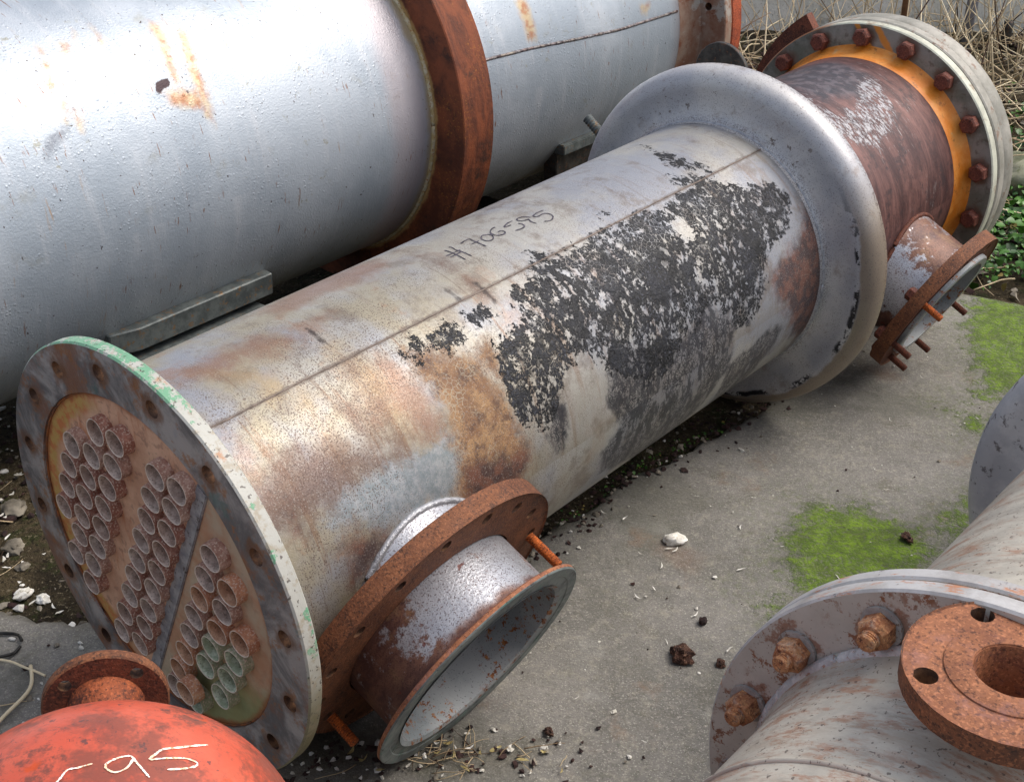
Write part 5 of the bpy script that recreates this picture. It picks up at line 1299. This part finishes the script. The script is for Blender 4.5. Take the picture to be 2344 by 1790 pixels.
# dead stems
def stems(name, specs, seed):
    r = random.Random(seed); V, F = [], []; tone = []
    for (x, y, z, L, az, el, rad, cv) in specs:
        pts = []; p = Vector((x, y, z)); d = Vector((math.cos(az) * math.cos(el), math.sin(az) * math.cos(el), math.sin(el)))
        n = 7
        for k in range(n):
            pts.append(p.copy()); p = p + d * (L / n)
            d = (d + Vector((r.gauss(0, cv), r.gauss(0, cv), r.gauss(-.03, cv)))).normalized()
            if p.z < -.01: d.z = abs(d.z) * .5
        b = len(V); tube_mesh(V, F, pts, [rad * (1 - .6 * k / n) for k in range(n)], 4)
        tone += [r.random() if name == 'dead_stems' else r.random() * .35] * (len(V) - b)
    o = raw(name, V, F, M_straw, smooth=True); put_attr(o.data, 'tone', tone); o['kind'] = 'stuff'; return o
S1 = []
R1 = random.Random(11)
for i in range(560):   # lying tangle behind the flanges and along the wall
    x = R1.uniform(.0, 3.4); y = R1.uniform(3.9, 6.45)
    if x < .9 and y < 4.4: continue
    S1.append((x, y, R1.uniform(-.02, .05), R1.uniform(.15, .7), R1.uniform(0, 6.28), R1.uniform(-.05, .35), R1.uniform(.0015, .005), .12))
for i in range(170):   # upright dead canes near the wall
    x = R1.uniform(.6, 3.2); y = R1.uniform(5.0, 6.45)
    S1.append((x, y, -.02, R1.uniform(.3, 1.1), R1.uniform(0, 6.28), R1.uniform(.7, 1.5), R1.uniform(.0015, .005), .09))
for i in range(130):   # denser thicket at the right
    x = R1.gauss(2.35, .3); y = R1.uniform(4.8, 6.3)
    S1.append((x, y, -.02, R1.uniform(.3, .9), R1.uniform(0, 6.28), R1.uniform(.3, 1.4), R1.uniform(.0015, .004), .13))
for i in range(70):
    x = R1.uniform(1.3, 2.2); y = R1.uniform(3.45, 4.4)
    S1.append((x, y, .01, R1.uniform(.08, .3), R1.uniform(0, 6.28), R1.uniform(-.05, .3), R1.uniform(.0015, .004), .10))
stems('dead_stems', S1, 5)
S2 = []
for i in range(46):
    S2.append((R1.gauss(-.10, .07), 1.605 + R1.gauss(0, .02), .004, R1.uniform(.03, .10), R1.uniform(0, 6.28), R1.uniform(0, .5), R1.uniform(.0006, .0013), .14))
for i in range(30):
    S2.append((R1.uniform(-1.4, -.95), R1.uniform(1.7, 2.6), .004, R1.uniform(.05, .22), R1.uniform(0, 6.28), R1.uniform(0, .25), R1.uniform(.0008, .002), .12))
stems('dry_twigs', S2, 6)
# two stalks and a loop of hose that can be told apart at the left
def strand(name, pts, rad, mat, label, cat):
    V, F = [], []; sm = []
    P_ = [Vector(p) for p in pts]
    for i in range(len(P_) - 1):
        a = P_[max(i - 1, 0)]; b = P_[i]; c_ = P_[i + 1]; d = P_[min(i + 2, len(P_) - 1)]
        for k in range(6):
            t = k / 6; sm.append(0.5 * ((2 * b) + (c_ - a) * t + (2 * a - 5 * b + 4 * c_ - d) * t * t + (3 * b - a - 3 * c_ + d) * t ** 3))
    sm.append(P_[-1]); tube_mesh(V, F, sm, [rad] * len(sm), 7)
    o = raw(name, V, F, mat, smooth=True)
    if mat is M_straw: put_attr(o.data, 'tone', [.8] * len(V))
    tag(o, label, cat); return o
hc = Vector((-.975, 1.885, .006))
strand('hose_loop', [hc + Vector((.042 * math.cos(t), .036 * math.sin(t), .002 * math.sin(3 * t))) for t in np.linspace(.3, 6.2, 12)], .0032, M_wire, 'small loop of thin black hose on the concrete at the left edge', 'hose')
strand('stalk', [(-1.15, 1.83, .006), (-.97, 1.84, .010), (-.90, 1.815, .012), (-.86, 1.80, .006)], .0024, M_straw, 'long pale stalk lying across the concrete below the hose loop', 'stalk')
strand('stalk', [(-.895, 1.825, .008), (-.875, 1.76, .012), (-.90, 1.69, .010), (-.925, 1.62, .006)], .0036, M_straw, 'thicker brown stalk curving down towards the red vessel', 'stalk')

# low green weeds
def leaves(name, spots, seed):
    r = random.Random(seed); V, F, tone = [], [], []
    for (x, y, z, s) in spots:
        az = r.uniform(0, 6.28); tilt = r.gauss(0, .45); roll = r.gauss(0, .45)
        M = Matrix.Translation((x, y, z)) @ Matrix.Rotation(az, 4, 'Z') @ Matrix.Rotation(tilt, 4, 'X') @ Matrix.Rotation(roll, 4, 'Y')
        b = len(V); out = []
        for (u, w_) in ((0, .06), (.25, .38), (.55, .46), (.82, .28), (1.0, 0)):
            out.append((u, w_))
        for (u, w_) in out:
            for sg in (-1, 0, 1):
                V.append(tuple(M @ Vector((sg * w_ * s, u * s, abs(sg) * w_ * s * .35 - .25 * s * u * u))))
        for i in range(4):
            for k in range(2):
                a = b + i * 3 + k; F.append((a, a + 1, a + 4, a + 3))
        t = min(1, max(0, r.gauss(.42, .32))); tone += [t] * (len(V) - b)
    o = raw(name, V, F, M_leaf, smooth=True); put_attr(o.data, 'tone', tone); o['kind'] = 'stuff'; return o
LS = []
R2 = random.Random(21)
for cx, cy, sr, n, s in ((1.56, 3.92, .10, 260, .030), (1.70, 4.05, .14, 240, .032), (1.62, 3.60, .10, 200, .024), (1.78, 3.75, .14, 220, .026), (1.46, 3.58, .06, 110, .018), (1.95, 4.45, .18, 200, .034), (2.1, 4.9, .25, 200, .034), (1.95, 3.55, .2, 160, .022), (1.35, 3.95, .06, 60, .026)):
    for i in range(n):
        x = R2.gauss(cx, sr); y = R2.gauss(cy, sr)
        if y < slab_edge(x) + .02: continue
        LS.append((x, y, R2.uniform(-.01, .06), s * R2.choice((.4, .6, .8, 1.0, 1.4)) * R2.uniform(.8, 1.2)))
for i in range(140):
    x = R2.uniform(.1, .55); y = slab_edge(x) + R2.gauss(.02, .02)
    LS.append((x, y, -.01, R2.uniform(.004, .009)))
leaves('ground_cover', LS, 8)
